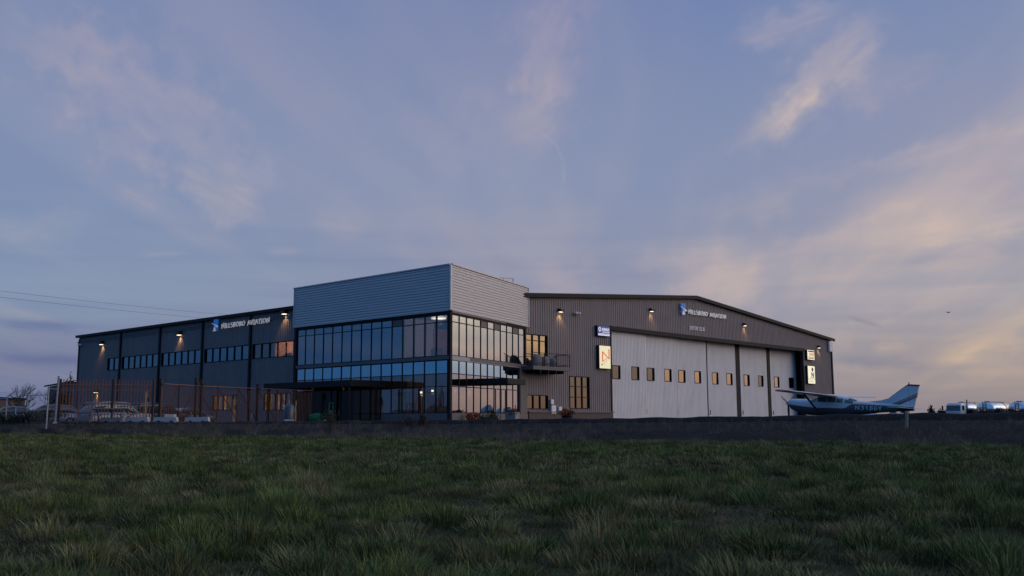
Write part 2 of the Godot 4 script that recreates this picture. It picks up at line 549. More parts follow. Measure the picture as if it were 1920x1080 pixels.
func make_materials() -> void:
	var sys := SystemFont.new()
	sys.font_names = PackedStringArray(["Droid Sans"])
	sys.font_weight = 700
	face_font = FontVariation.new()
	face_font.base_font = sys
	slant_font = FontVariation.new()
	var plain := SystemFont.new()
	plain.font_names = PackedStringArray(["Droid Sans"])
	slant_font.base_font = plain
	slant_font.spacing_glyph = 3
	slant_font.variation_transform = Transform2D(Vector2(1, 0), Vector2(0.28, 1), Vector2.ZERO)
	mat("cladding", Color(.20, .18, .19), 0.5)
	triplanar(M.cladding, noise_tex(31, 0.008, [Color(.19, .163, .168), Color(.215, .182, .188), Color(.23, .196, .202)]), 7.0)
	M.cladding.vertex_color_use_as_albedo = true
	mat("trim", Color(.018, .018, .022), 0.6, 0.0, 0.3)
	mat("roof", Color(.16, .16, .17), 0.4, 0.3)
	mat("door_white", Color(.72, .70, .71), 0.5)
	triplanar(M.door_white, noise_tex(32, 0.006, [Color(.70, .67, .66), Color(.77, .74, .73), Color(.80, .77, .76)]), 9.0)
	M.door_white.vertex_color_use_as_albedo = true
	mat("silver", Color(.55, .54, .56), 0.42, 0.25)
	mat("mullion", Color(.014, .015, .019), 0.55, 0.0, 0.3)
	mat("band", Color(.11, .105, .115), 0.5)
	mat("stone", Color(.16, .14, .135), 0.85)
	triplanar(M.stone, noise_tex(33, 0.03, [Color(.11, .10, .10), Color(.17, .15, .145), Color(.22, .20, .19)]), 1.6)
	mat("masonry", Color(.12, .085, .075), 0.85)
	mat("plaster", Color(.42, .41, .42), 0.9)
	mat("carpet", Color(.10, .10, .11), 0.95)
	mat("wood", Color(.35, .15, .07), 0.6)
	mat("black", Color(.012, .012, .014), 0.5)
	mat("dark_inside", Color(.02, .02, .022), 0.9)
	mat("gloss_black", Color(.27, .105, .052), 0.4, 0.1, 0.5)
	mat("bronze_dark", Color(.045, .022, .015), 0.4)
	mat("wire", Color(.12, .12, .13), 0.6)
	mat("cabin_glass", Color(.07, .10, .10), 0.06, 0.0, 0.7)
	mat("galvanised", Color(.32, .33, .35), 0.4, 0.5)
	mat("post_white", Color(.26, .26, .28), 0.6)
	mat("table_paint", Color(.20, .20, .22), 0.6)
	mat("concrete", Color(.42, .42, .43), 0.85)
	triplanar(M.concrete, noise_tex(34, 0.02, [Color(.33, .33, .34), Color(.44, .44, .45), Color(.52, .52, .53)]), 1.5)
	mat("asphalt", Color(.035, .035, .038), 0.9, 0.0, 0.3)
	triplanar(M.asphalt, noise_tex(35, 0.05, [Color(.010, .010, .011), Color(.016, .016, .018), Color(.024, .024, .026)]), 3.0)
	mat("rubber", Color(.015, .015, .016), 0.85)
	mat("chrome", Color(.75, .76, .78), 0.12, 1.0)
	mat("polished", Color(.80, .82, .84), 0.18, 1.0)
	mat("white_paint", Color(.62, .65, .69), 0.3)
	mat("hull_white", Color(.58, .62, .67), 0.3)
	mat("navy_paint", Color(.065, .08, .095), 0.3)
	mat("red_paint", Color(.22, .03, .025), 0.35)
	mat("window_dark", Color(.03, .035, .04), 0.05, 0.0, 0.9)
	coated("glass_strip", Color(.13, .22, .27), 0.93)
	coated("glass_office", Color(.27, .30, .33), 0.86)
	coated("glass_tint", Color(.27, .44, .52), 0.95)
	coated("glass_entry", Color(.035, .04, .045), 0.35)
	coated("glass_warm", Color(.40, .36, .30), 0.85)
	coated("glass_clear", Color(.27, .30, .33), 0.42)
	coated("glass_lit", Color(.30, .32, .33), 0.35)
	coated("glass_door", Color(.42, .36, .29), 0.92)
	coated("glass_grey", Color(.17, .18, .19), 0.9)
	glow("lamp_lens", Color(1.0, .82, .55), 2.2)
	glow("ceiling_lens", Color(1.0, .95, .85), 1.6)
	glow("bulb", Color(1.0, .92, .8), 3.0)
	glow("sign_yellow", Color(.84, .77, .50), 0.68, Color(.6, .55, .35))
	glow("sign_cream", Color(.85, .79, .56), 0.78, Color(.7, .65, .5))
	glow("letter_white", Color(.9, .85, .86), 0.16, Color(.8, .8, .8))
	glow("sign_blue", Color(.03, .05, .22), 0.7, Color(.02, .03, .12))
	glow("sign_white", Color(.8, .85, 1.0), 0.5, Color(.8, .8, .8))
	glow("logo_blue", Color(.01, .12, .42), 0.45, Color(.02, .10, .40))
	glow("sign_red", Color(.75, .12, .03), 0.55, Color(.5, .06, .02))
	glow("sign_orange", Color(.8, .32, .08), 0.6, Color(.6, .2, .05))
	mat("print_grey", Color(.25, .24, .24), 0.7)
	mat("print_purple", Color(.12, .08, .22), 0.7)
	mat("print_teal", Color(.05, .11, .13), 0.7)
	mat("sign_plain", Color(.85, .80, .84), 0.6)
	mat("blue_plate", Color(.03, .12, .35), 0.5)
	mat("tail_red", Color(.4, .03, .02), 0.35)
	mat("cover_cloth", Color(.22, .21, .21), 0.95)
	mat("flower_red", Color(.32, .06, .035), 0.8)
	mat("leaf_dark", Color(.035, .05, .025), 0.8)
	mat("bark", Color(.055, .045, .04), 0.9)
	mat("tractor_green", Color(.02, .16, .06), 0.4)
	mat("tractor_yellow", Color(.55, .42, .03), 0.45)
	var soil := mat("soil", Color(.12, .10, .095), 0.95, 0.0, 0.2)
	triplanar(soil, noise_tex(36, 0.03, [Color(.017, .015, .014), Color(.029, .026, .024), Color(.043, .038, .034), Color(.066, .058, .051)]), 2.6)
	var turf := mat("turf", Color(.05, .05, .03), 0.95, 0.0, 0.2)
	triplanar(turf, noise_tex(37, 0.02, [Color(.022, .026, .013), Color(.032, .038, .017), Color(.045, .05, .022), Color(.065, .06, .034)]), 4.0)

# ------------------------------------------------------------------ ground
# the raised service road between the field and the airport: foot x z, edge x z y, crest x z y
const ROAD := [
	[-34.0, -120.0, -32.8, -120.0, 0.30, -32.4, -120.0, 0.36],
	[-33.2, -40.0, -32.0, -40.0, 0.33, -31.7, -40.0, 0.40],
	[-32.6, -12.0, -31.6, -14.0, 0.34, -31.4, -14.5, 0.44],
	[-31.41, -0.3, -30.55, -2.43, 0.36, -30.44, -2.71, 0.47],
	[-29.34, 6.74, -28.28, 4.7, 0.35, -28.14, 4.43, 0.43],
	[-27.74, 17.89, -26.37, 16.03, 0.32, -26.19, 15.79, 0.47],
	[-27.06, 25.59, -25.45, 23.95, 0.32, -25.24, 23.74, 0.48],
	[-26.69, 33.08, -24.83, 31.73, 0.36, -24.58, 31.56, 0.54],
	[-26.23, 39.18, -24.16, 38.18, 0.41, -23.88, 38.05, 0.58],
	[-26.02, 42.81, -23.85, 42.06, 0.43, -23.56, 41.97, 0.64],
	[-25.55, 45.46, -23.31, 44.92, 0.43, -23.02, 44.85, 0.64],
	[-24.9, 60.0, -22.6, 60.0, 0.43, -22.3, 60.0, 0.64],
	[-24.5, 130.0, -22.2, 130.0, 0.43, -21.9, 130.0, 0.62],
]
var bumps := FastNoiseLite.new()

func road_at(z: float) -> Array:
	var i := 0
	while i < ROAD.size() - 2 and z > ROAD[i + 1][1]:
		i += 1
	var t: float = clampf((z - ROAD[i][1]) / (ROAD[i + 1][1] - ROAD[i][1]), 0, 1)
	var out := []
	for k in 8:
		out.append(lerpf(ROAD[i][k], ROAD[i + 1][k], t))
	return out

func field_height(x: float, z: float) -> float:
	var inside := smoothstep(-24.0, -27.5, x)
	var h := bumps.get_noise_2d(x, z) * 0.05 + bumps.get_noise_2d(x * 4.2 + 70.0, z * 4.2) * 0.035
	var far := smoothstep(140.0, 90.0, Vector2(x + 50, z - 30).length())
	return PAD - 0.02 + h * inside * far - 0.1 * (1.0 - inside)

func make_ground() -> void:
	bumps.seed = 3
	bumps.frequency = 0.11
	bumps.fractal_octaves = 2
	var xs := [-3000.0, -900.0, -400.0, -220.0, -140.0, -100.0, -85.0]
	var zs := [-3000.0, -900.0, -400.0, -200.0, -110.0, -70.0, -50.0]
	var k := -76.0
	while k < -22.0:
		xs.append(k)
		k += 0.4
	k = -40.0
	while k < 92.0:
		zs.append(k)
		k += 0.5
	xs.append_array([-20.0, 60.0, 300.0, 1000.0, 4000.0])
	zs.append_array([100.0, 140.0, 250.0, 600.0, 3000.0])
	var s := st()
	s.set_smooth_group(0)
	var index := 0
	for x in xs:
		for z in zs:
			s.add_vertex(Vector3(x, field_height(x, z), z))
	for i in xs.size() - 1:
		for j in zs.size() - 1:
			index = i * zs.size() + j
			for v in [index, index + zs.size(), index + zs.size() + 1, index, index + zs.size() + 1, index + 1]:
				s.add_index(v)
	tag(part("ground", s, M.turf), "", "", "", "structure")
	# apron and car park
	s = st()
	quad(s, Vector3(-31, PAD, -140), Vector3(260, PAD, -140), Vector3(260, PAD, 140), Vector3(-31, PAD, 140), Vector3.UP)
	tag(part("apron", s, M.asphalt), "", "", "", "structure")
	s = st()
	prism(s, [Vector2(-20, PAD - .1), Vector2(-15, -.12), Vector2(14, -.12), Vector2(19, PAD - .1)], Transform3D(Basis(), Vector3(0, 0, 22)), 24.0)
	tag(part("parking_pad", s, M.asphalt), "", "", "", "structure")
	# bank of bare soil, and the road on it
	var bank := st()
	bank.set_smooth_group(0)
	var road := st()
	road.set_smooth_group(0)
	var z := -120.0
	var last := []
	var last_road := []
	while z < 130.0:
		var r := road_at(z)
		var row := []
		for j in 13:
			var t := j / 12.0
			var x: float = lerpf(r[0] - 0.5, r[2], t)
			var zz: float = lerpf(r[1], r[3], t) + (z - r[1])
			var y := lerpf(PAD - 0.06, r[4], clampf((t - 0.08) / 0.92, 0, 1) ** 0.85) + bumps.get_noise_2d(x * 7.0, zz * 7.0) * 0.10 * sin(PI * minf(t * 1.02, 1.0))
			row.append(Vector3(x, y, zz))
		var dz: float = z - r[1]
		var n := bumps.get_noise_2d(5.0, z * 6.0) * 0.05
		var road_row := [Vector3(r[2], r[4] - 0.02, r[3] + dz), Vector3(r[2] + 0.05, r[4] + 0.03, r[3] + dz), Vector3(r[5] - 0.03, r[7] - 0.02 + n, r[6] + dz), Vector3(r[5] + 0.1, r[7] + n, r[6] + dz), Vector3(r[5] + 1.6, r[7] - 0.03, r[6] + dz), Vector3(r[5] + 4.5, r[7] - 0.12, r[6] + dz), Vector3(r[5] + 7.5, PAD - 0.03, r[6] + dz)]
		if last:
			for j in row.size() - 1:
				quad(bank, last[j], last[j + 1], row[j + 1], row[j], Vector3.UP)
			for j in road_row.size() - 1:
				quad(road, last_road[j], last_road[j + 1], road_row[j + 1], road_row[j], Vector3(-0.3, 1, 0))
		last = row
		last_road = road_row
		z += 0.3
	tag(part("embankment", bank, M.soil), "", "", "", "structure")
	tag(part("road", road, M.asphalt), "", "", "", "structure")

# ------------------------------------------------------------------ hangar
func gable(x: float) -> float:
	return 10.27 + 0.0845 * x if x < 33.6 else 13.11 - 0.0745 * (x - 33.6)

func make_hangar() -> void:
	var h := thing("hangar", "long dark grey ribbed metal hangar with white sliding doors in its gable end", "hangar")
	var front := frame(Vector3.ZERO, Vector3.RIGHT, Vector3.BACK)
	var side := frame(Vector3.ZERO, Vector3.BACK, Vector3.LEFT)
	# gable wall
	var holes := [[18.6, 58.6, -1.0, 8.95], [6.47, 9.37, 5.0, 7.66], [6.55, 9.37, 1.35, 2.55], [12.3, 15.2, 1.42, 4.28]]
	var s := st()
	ribbed(s, front, 0, 67.06, PAD, gable, holes, 0.305, 0.045, [33.6])
	part("front_wall", s, M.cladding, h)
	# long side wall
	var strips := [[-61.85, -58.85, 2], [-58.15, -49.48, 6], [-48.78, -40.32, 6], [-39.6, -31.18, 6], [-30.56, -22.1, 6]]
	holes = []
	for w in strips:
		holes.append([w[0], w[1], 6.56, 8.06])
	holes.append_array([[-37.65, -33.1, 1.55, 3.1], [-28.35, -23.85, 1.45, 3.1]])
	s = st()
	ribbed(s, side, -69.9, 0, PAD, func(_u): return 11.1, holes, 0.305, 0.045)
	part("side_wall", s, M.cladding, h)
	s = st()
	var right := frame(Vector3(67.06, 0, 0), Vector3.FORWARD, Vector3.RIGHT)
	ribbed(s, right, 0, 69.9, PAD, func(_u): return 10.6, [], 0.305, 0.045)
	part("far_side_wall", s, M.cladding, h)
	s = st()
	prism(s, [Vector2(0, PAD), Vector2(67.06, PAD), Vector2(67.06, 10.6), Vector2(33.6, 13.1), Vector2(0, 10.27)], frame(Vector3(0, 0, -69.9), Vector3.RIGHT, Vector3.BACK), 0.2)
	part("back_wall", s, M.cladding, h)
	# lining, so that the shell has thickness
	s = st()
	span(s, Vector3(18.4, PAD, -2.6), Vector3(61.2, 9.3, -2.4))
	part("door_pocket_lining", s, M.dark_inside, h)
	# roof with its edges
	s = st()
	for e in [[-0.1, 33.6], [33.6, 67.5]]:
		var a := Vector3(e[0], gable(e[0]) + 0.06, 0.3)
		var b := Vector3(e[1], gable(e[1] - (0.001 if e[0] < 0 else 0.0)) + 0.06, 0.3)
		var back := Vector3(0, 0, -70.6)
		var t := Vector3(0, 0.2, 0)
		quad(s, a + t, b + t, b + t + back, a + t + back, Vector3.UP)
		quad(s, a, b, b + back, a + back, Vector3.DOWN)
		quad(s, a, b, b + t, a + t, Vector3.BACK)
		quad(s, a + back, b + back, b + t + back, a + t + back, Vector3.FORWARD)
	quad(s, Vector3(67.5, gable(67.5) + .06, .3), Vector3(67.5, gable(67.5) + .26, .3), Vector3(67.5, gable(67.5) + .26, -70.3), Vector3(67.5, gable(67.5) + .06, -70.3), Vector3.RIGHT)
	var roof := part("roof", s, M.roof, h)
	s = st()
	for e in [[0.0, 33.6], [33.6, 67.55]]:
		bar(s, Vector3(e[0], gable(e[0]) + 0.05, 0.34), Vector3(e[1], gable(e[1] - (0.001 if e[0] == 0 else 0.0)) + 0.05, 0.34), 0.14, 0.34)
	part("gable_trim", s, M.trim, roof)
	s = st()
	span(s, Vector3(-0.42, 11.02, -70.3), Vector3(0.1, 11.32, -14.6))
	part("eave_gutter", s, M.trim, roof)
	s = st()
	span(s, Vector3(0.1, 10.2, -70.2), Vector3(0.3, 11.15, -0.1))
	part("parapet", s, M.trim, h)
	# corner trims and downpipes
	for c in [Vector3(0.02, 5.4, -69.85), Vector3(67.02, 5.15, 0.02)]:
		bx("corner_trim", c, Vector3(0.26, 11.0 if c.x < 1 else 10.6, 0.26), M.trim, h)
	for z in [-58.85 + 0.33, -49.13, -40.0, -30.87, -21.75]:
		bx("downpipe", Vector3(-0.11, 5.38, z - 0.02), Vector3(0.2, 11.2, 0.24), M.trim, h)
	# windows of the long side
	for k in strips.size():
		var w: Array = strips[k]
		var lit: bool = k == 4
		window(h, side, w[0], w[1], 6.56, 8.06, w[2], [], M.mullion, [M.glass_lit if lit else M.glass_strip], 0.1, 0.075)
	for w in [[-37.65, -33.1, 1.55], [-28.35, -23.85, 1.45]]:
		window(h, side, w[0], w[1], w[2], 3.1, 5, [], M.mullion, [M.glass_lit], 0.12, 0.07)
		room(Vector3(0.35, PAD, w[0] - 0.3), Vector3(4.0, 3.4, w[1] + 0.3), "-x", M.plaster, h)
		s = st()
		var z: float = w[0] + 0.15
		while z < w[1] - 0.1:
			if rng.randf() < 0.72:
				box(s, Vector3(0.28, (w[2] + 3.1) / 2, z), Vector3(0.012, 3.0 - w[2], 0.1), Basis(Vector3.UP, rng.randf_range(0.2, 0.7)))
			z += 0.125
		part("blinds", s, M.plaster, h)
		s = st()
		span(s, Vector3(1.6, 0.4, w[0] + 1.8), Vector3(2.6, 1.9, w[0] + 3.4))
		span(s, Vector3(2.9, 0.4, w[0] + 0.3), Vector3(3.6, 2.2, w[0] + 1.4))
		part("shelving", s, M.wood, h)
	omni("office_light", Vector3(2.4, 3.0, -35.3), Color(1, .72, .22), 4.5)
	omni("office_light", Vector3(2.4, 3.0, -26.1), Color(1, .74, .28), 4.5)
	for z in [-35.3, -26.1]:
		bx("ceiling_lamp", Vector3(2.4, 3.32, z), Vector3(0.3, 0.06, 1.1), M.ceiling_lens, h)
	room(Vector3(0.3, 5.4, -30.7), Vector3(4.0, 8.6, -27.35), "-x", M.plaster, h)
	room(Vector3(0.3, 5.4, -27.1), Vector3(4.0, 8.6, -24.2), "-x", M.plaster, h)
	room(Vector3(0.3, 5.4, -23.95), Vector3(4.0, 8.6, -21.8), "-x", M.plaster, h)
	s = st()
	span(s, Vector3(1.4, 6.9, -26.9), Vector3(1.9, 7.05, -26.2))
	span(s, Vector3(1.5, 5.4, -26.7), Vector3(1.8, 6.9, -26.5))
	part("office_furniture", s, M.black, h)
	omni("upper_office_light", Vector3(2.3, 7.9, -25.4), Color(1, .60, .22), 3.0)
	bx("ceiling_lamp", Vector3(2.3, 8.45, -25.4), Vector3(0.3, 0.06, 0.9), M.ceiling_lens, h)
	# windows of the gable wall
	window(h, front, 6.47, 9.37, 5.0, 7.66, 3, [0.36, 0.80], M.mullion, [M.glass_warm], 0.1)
	window(h, front, 6.55, 9.37, 1.35, 2.55, 3, [], M.mullion, [M.glass_grey], 0.1)
	window(h, front, 12.3, 15.2, 1.42, 4.28, 3, [0.35, 0.68], M.mullion, [M.glass_grey], 0.1)
	for r in [[6.4, 9.4, 5.0, 7.7], [6.5, 9.4, 1.3, 2.6], [12.2, 15.3, 1.4, 4.3]]:
		bx("window_backing", Vector3((r[0] + r[1]) / 2, (r[2] + r[3]) / 2, -0.5), Vector3(r[1] - r[0] + 0.4, r[3] - r[2] + 0.4, 0.04), M.dark_inside, h)
	for w in strips.slice(0, 4):
		bx("window_backing", Vector3(0.5, 7.3, (w[0] + w[1]) / 2), Vector3(0.04, 1.9, w[1] - w[0] + 0.4), M.dark_inside, h)
	# low masonry along the foot of the gable wall
	s = st()
	span(s, Vector3(9.4, PAD, 0.0), Vector3(18.5, 1.06, 0.2))
	span(s, Vector3(6.7, PAD, 0.0), Vector3(9.4, 1.06, 0.2))
	part("wainscot", s, M.masonry, h)
	bx("wainscot_cap", Vector3(12.6, 1.12, 0.13), Vector3(11.9, 0.1, 0.3), M.stone, h)
	# door head, rails and leaves
	s = st()
	span(s, Vector3(18.4, 8.74, -0.3), Vector3(59.0, 9.12, 0.16))
	span(s, Vector3(18.4, 8.9, -2.3), Vector3(61.0, 9.1, -0.3))
	part("door_track", s, M.trim, h)
	s = st()
	span(s, Vector3(18.42, PAD, -1.9), Vector3(18.62, 8.74, 0.06))
	part("door_jamb", s, M.trim, h)
	s = st()
	span(s, Vector3(58.6, PAD, -0.35), Vector3(58.8, 8.74, 0.06))
	part("door_jamb", s, M.trim, h)
	var leaves := [[18.75, 24.75, 19.15, 22.28], [24.7, 30.7, 25.2, 28.3], [30.65, 36.8, 31.25, 34.35], [37.4, 43.5, 38.3, 41.4], [44.9, 51.3, 45.7, 49.05], [52.6, 59.4, 53.5, 57.35]]
	for k in leaves.size():
		var l: Array = leaves[k]
		var f := frame(Vector3(0, 0, -0.36 - 0.2 * k), Vector3.RIGHT, Vector3.BACK)
		s = st()
		var cut := []
		for u in [l[2], l[3]]:
			cut.append([u, u + 1.32, 4.22, 5.52])
		ribbed(s, f, l[0], l[1], PAD + 0.04, func(_u): return 8.95, cut, 0.2325, 0.03)
		for u in [l[0], l[1]]:
			box(s, Vector3(u + (0.05 if u == l[0] else -0.05), 4.3, f.origin.z - 0.03), Vector3(0.1, 8.9, 0.12))
		var leaf := part("door_leaf", s, M.door_white, h)
		bx("bottom_seal", f * Vector3((l[0] + l[1]) / 2, PAD + 0.1, 0.02), Vector3(l[1] - l[0], 0.2, 0.05), M.rubber, leaf)
		bx("pull_handle", f * Vector3(l[0] + 0.3, 1.2, 0.05), Vector3(0.06, 0.5, 0.06), M.trim, leaf)
		for u in [l[2], l[3]]:
			s = st()
			for e in [[u, u + 0.06, 4.22, 5.52], [u + 1.26, u + 1.32, 4.22, 5.52], [u + 0.06, u + 1.26, 4.22, 4.28], [u + 0.06, u + 1.26, 5.46, 5.52]]:
				box(s, f * Vector3((e[0] + e[1]) / 2, (e[2] + e[3]) / 2, -0.03), Vector3(e[1] - e[0], e[3] - e[2], 0.16))
			part("window_frame", s, M.wood if false else M.mullion, leaf)
			bx("pane", f * Vector3(u + 0.66, 4.87, -0.08), Vector3(1.2, 1.18, 0.012), M.glass_door if rng.randf() < .88 else M.glass_grey, leaf, Basis.from_euler(Vector3(rng.randf_range(-.012, .012), rng.randf_range(-.02, .02), 0)))
	for x in [37.08, 44.5, 52.0, 60.2]:
		bx("door_post", Vector3(x, 4.24, -1.45), Vector3(0.5 if x < 40 else 0.7 if x < 55 else 1.2, 8.9, 0.5), M.trim, h)
	# balcony outside the upper door
	s = st()
	span(s, Vector3(5.4, 4.55, 0.06), Vector3(10.3, 4.85, 1.8))
	part("balcony_deck", s, M.band, h)
	for x in [6.4, 7.4, 8.4, 9.4]:
		bx("joist", Vector3(x, 4.42, 1.0), Vector3(0.1, 0.26, 1.5), M.trim, h)
	for p in [Vector3(10.24, 0, 1.74), Vector3(8.5, 0, 1.74), Vector3(6.9, 0, 1.74), Vector3(10.24, 0, 0.15)]:
		bx("rail_post", p + Vector3(0, 5.4, 0), Vector3(0.06, 1.1, 0.06), M.trim, h)
	s = st()
	for y in [5.93, 5.0]:
		bar(s, Vector3(5.4, y, 1.74), Vector3(10.24, y, 1.74), 0.05, 0.05)
		bar(s, Vector3(10.24, y, 0.1), Vector3(10.24, y, 1.74), 0.05, 0.05)
	part("handrail", s, M.trim, h)
	s = st()
	for y in [5.15, 5.3, 5.45, 5.6, 5.75]:
		bar(s, Vector3(5.4, y, 1.74), Vector3(10.24, y, 1.74), 0.012, 0.012)
		bar(s, Vector3(10.24, y, 0.1), Vector3(10.24, y, 1.74), 0.012, 0.012)
	part("rail_cables", s, M.trim, h)
	# vent pipe above the eave and a guard rail on the roof
	s = st()
	tube(s, [Vector3(3.0, 10.2, -19.16), Vector3(3.0, 12.4, -19.16)], [0.07], 8)
	part("vent_pipe", s, M.galvanised, roof)
	s = st()
	for p in [[Vector3(5.3, 10.8, -3.1), Vector3(5.3, 12.6, -3.1)], [Vector3(7.9, 11.0, -2.6), Vector3(7.9, 12.75, -2.6)], [Vector3(5.3, 12.6, -3.1), Vector3(7.9, 12.72, -2.6)], [Vector3(7.3, 11.0, -3.2), Vector3(7.3, 12.75, -3.2)]]:
		bar(s, p[0], p[1], 0.07, 0.07)
	part("roof_guard_rail", s, M.galvanised, roof)

# ------------------------------------------------------------------ glass office block
const CORNER := Vector3(-6.35, 0, 4.18)
var along := Vector3(0.9519, 0, -0.3065)

func corrugated(s: SurfaceTool, f: Transform3D, length: float, v0: float, v1: float, period: float, deep: float) -> void:
	var v := v0
	while v < v1 - 0.01:
		var steps := [[0.0, 0.0], [0.18, deep], [0.55, deep], [0.78, 0.0], [1.0, 0.0]]
		for k in 4:
			var a: float = minf(v + steps[k][0] * period, v1)
			var b: float = minf(v + steps[k + 1][0] * period, v1)
			quad(s, f * Vector3(0, a, steps[k][1]), f * Vector3(length, a, steps[k][1]), f * Vector3(length, b, steps[k + 1][1]), f * Vector3(0, b, steps[k + 1][1]), f.basis.z)
		v += period

func curtain_wall(o: Node3D, f: Transform3D, u0: float, u1: float, low_u1: float, bays: int, vents: Array, open_bays: int, clear_from: int) -> void:
	var wide := (u1 - u0) / bays
	var b := f.basis
	for k in bays + 1:
		var u := u0 + k * wide
		bx("mullion", f * Vector3(u, 6.5, -0.06), Vector3(0.065, 2.96, 0.16), M.mullion, o, b)
		if u <= low_u1 + 0.3:
			var foot := PAD if k <= open_bays and open_bays > 0 else 0.98
			bx("mullion", f * Vector3(minf(u, low_u1), (foot + 4.72) / 2, -0.06), Vector3(0.065, 4.72 - foot, 0.16), M.mullion, o, b)
	for r in [[5.02, 0.09, 0], [7.45, 0.06, 0], [7.98, 0.1, 0], [4.71, 0.07, 1], [3.76, 0.06, 1], [2.85, 0.06, 1], [0.99, 0.06, 1]]:
		var e: float = low_u1 if r[2] == 1 else u1
		bx("transom", f * Vector3((u0 + e) / 2, r[0], -0.055), Vector3(e - u0, r[1], 0.13), M.mullion, o, b)
	for k in bays:
		var a := u0 + k * wide + 0.04
		for r in [[5.06, 7.42, 0], [7.48, 7.93, 0], [3.79, 4.68, 1], [2.88, 3.73, 1], [1.02, 2.82, 1]]:
			var c := a + wide - 0.08
			if r[2] == 1:
				c = minf(c, low_u1 - 0.04)
				if c - a < 0.2:
					continue
			var lo: float = r[0]
			if r[0] == 1.02 and k < open_bays:
				lo = PAD + 0.05
			var vent: bool = r[0] == 7.48 and vents.has(k)
			var tilt := Basis.from_euler(Vector3(rng.randf_range(-.0035, .0035), rng.randf_range(-.005, .005), 0))
			bx("louvre" if vent else "pane", f * Vector3((a + c) / 2, (lo + r[1]) / 2, -0.03), Vector3(c - a + 0.03, r[1] - lo + 0.03, 0.014), M.band if vent else M.glass_tint if r[0] == 3.79 else M.glass_entry if r[1] == 2.82 and k < open_bays else M.glass_clear if k >= clear_from - (3 if r[2] == 1 else 0) else M.glass_office, o, b * tilt)

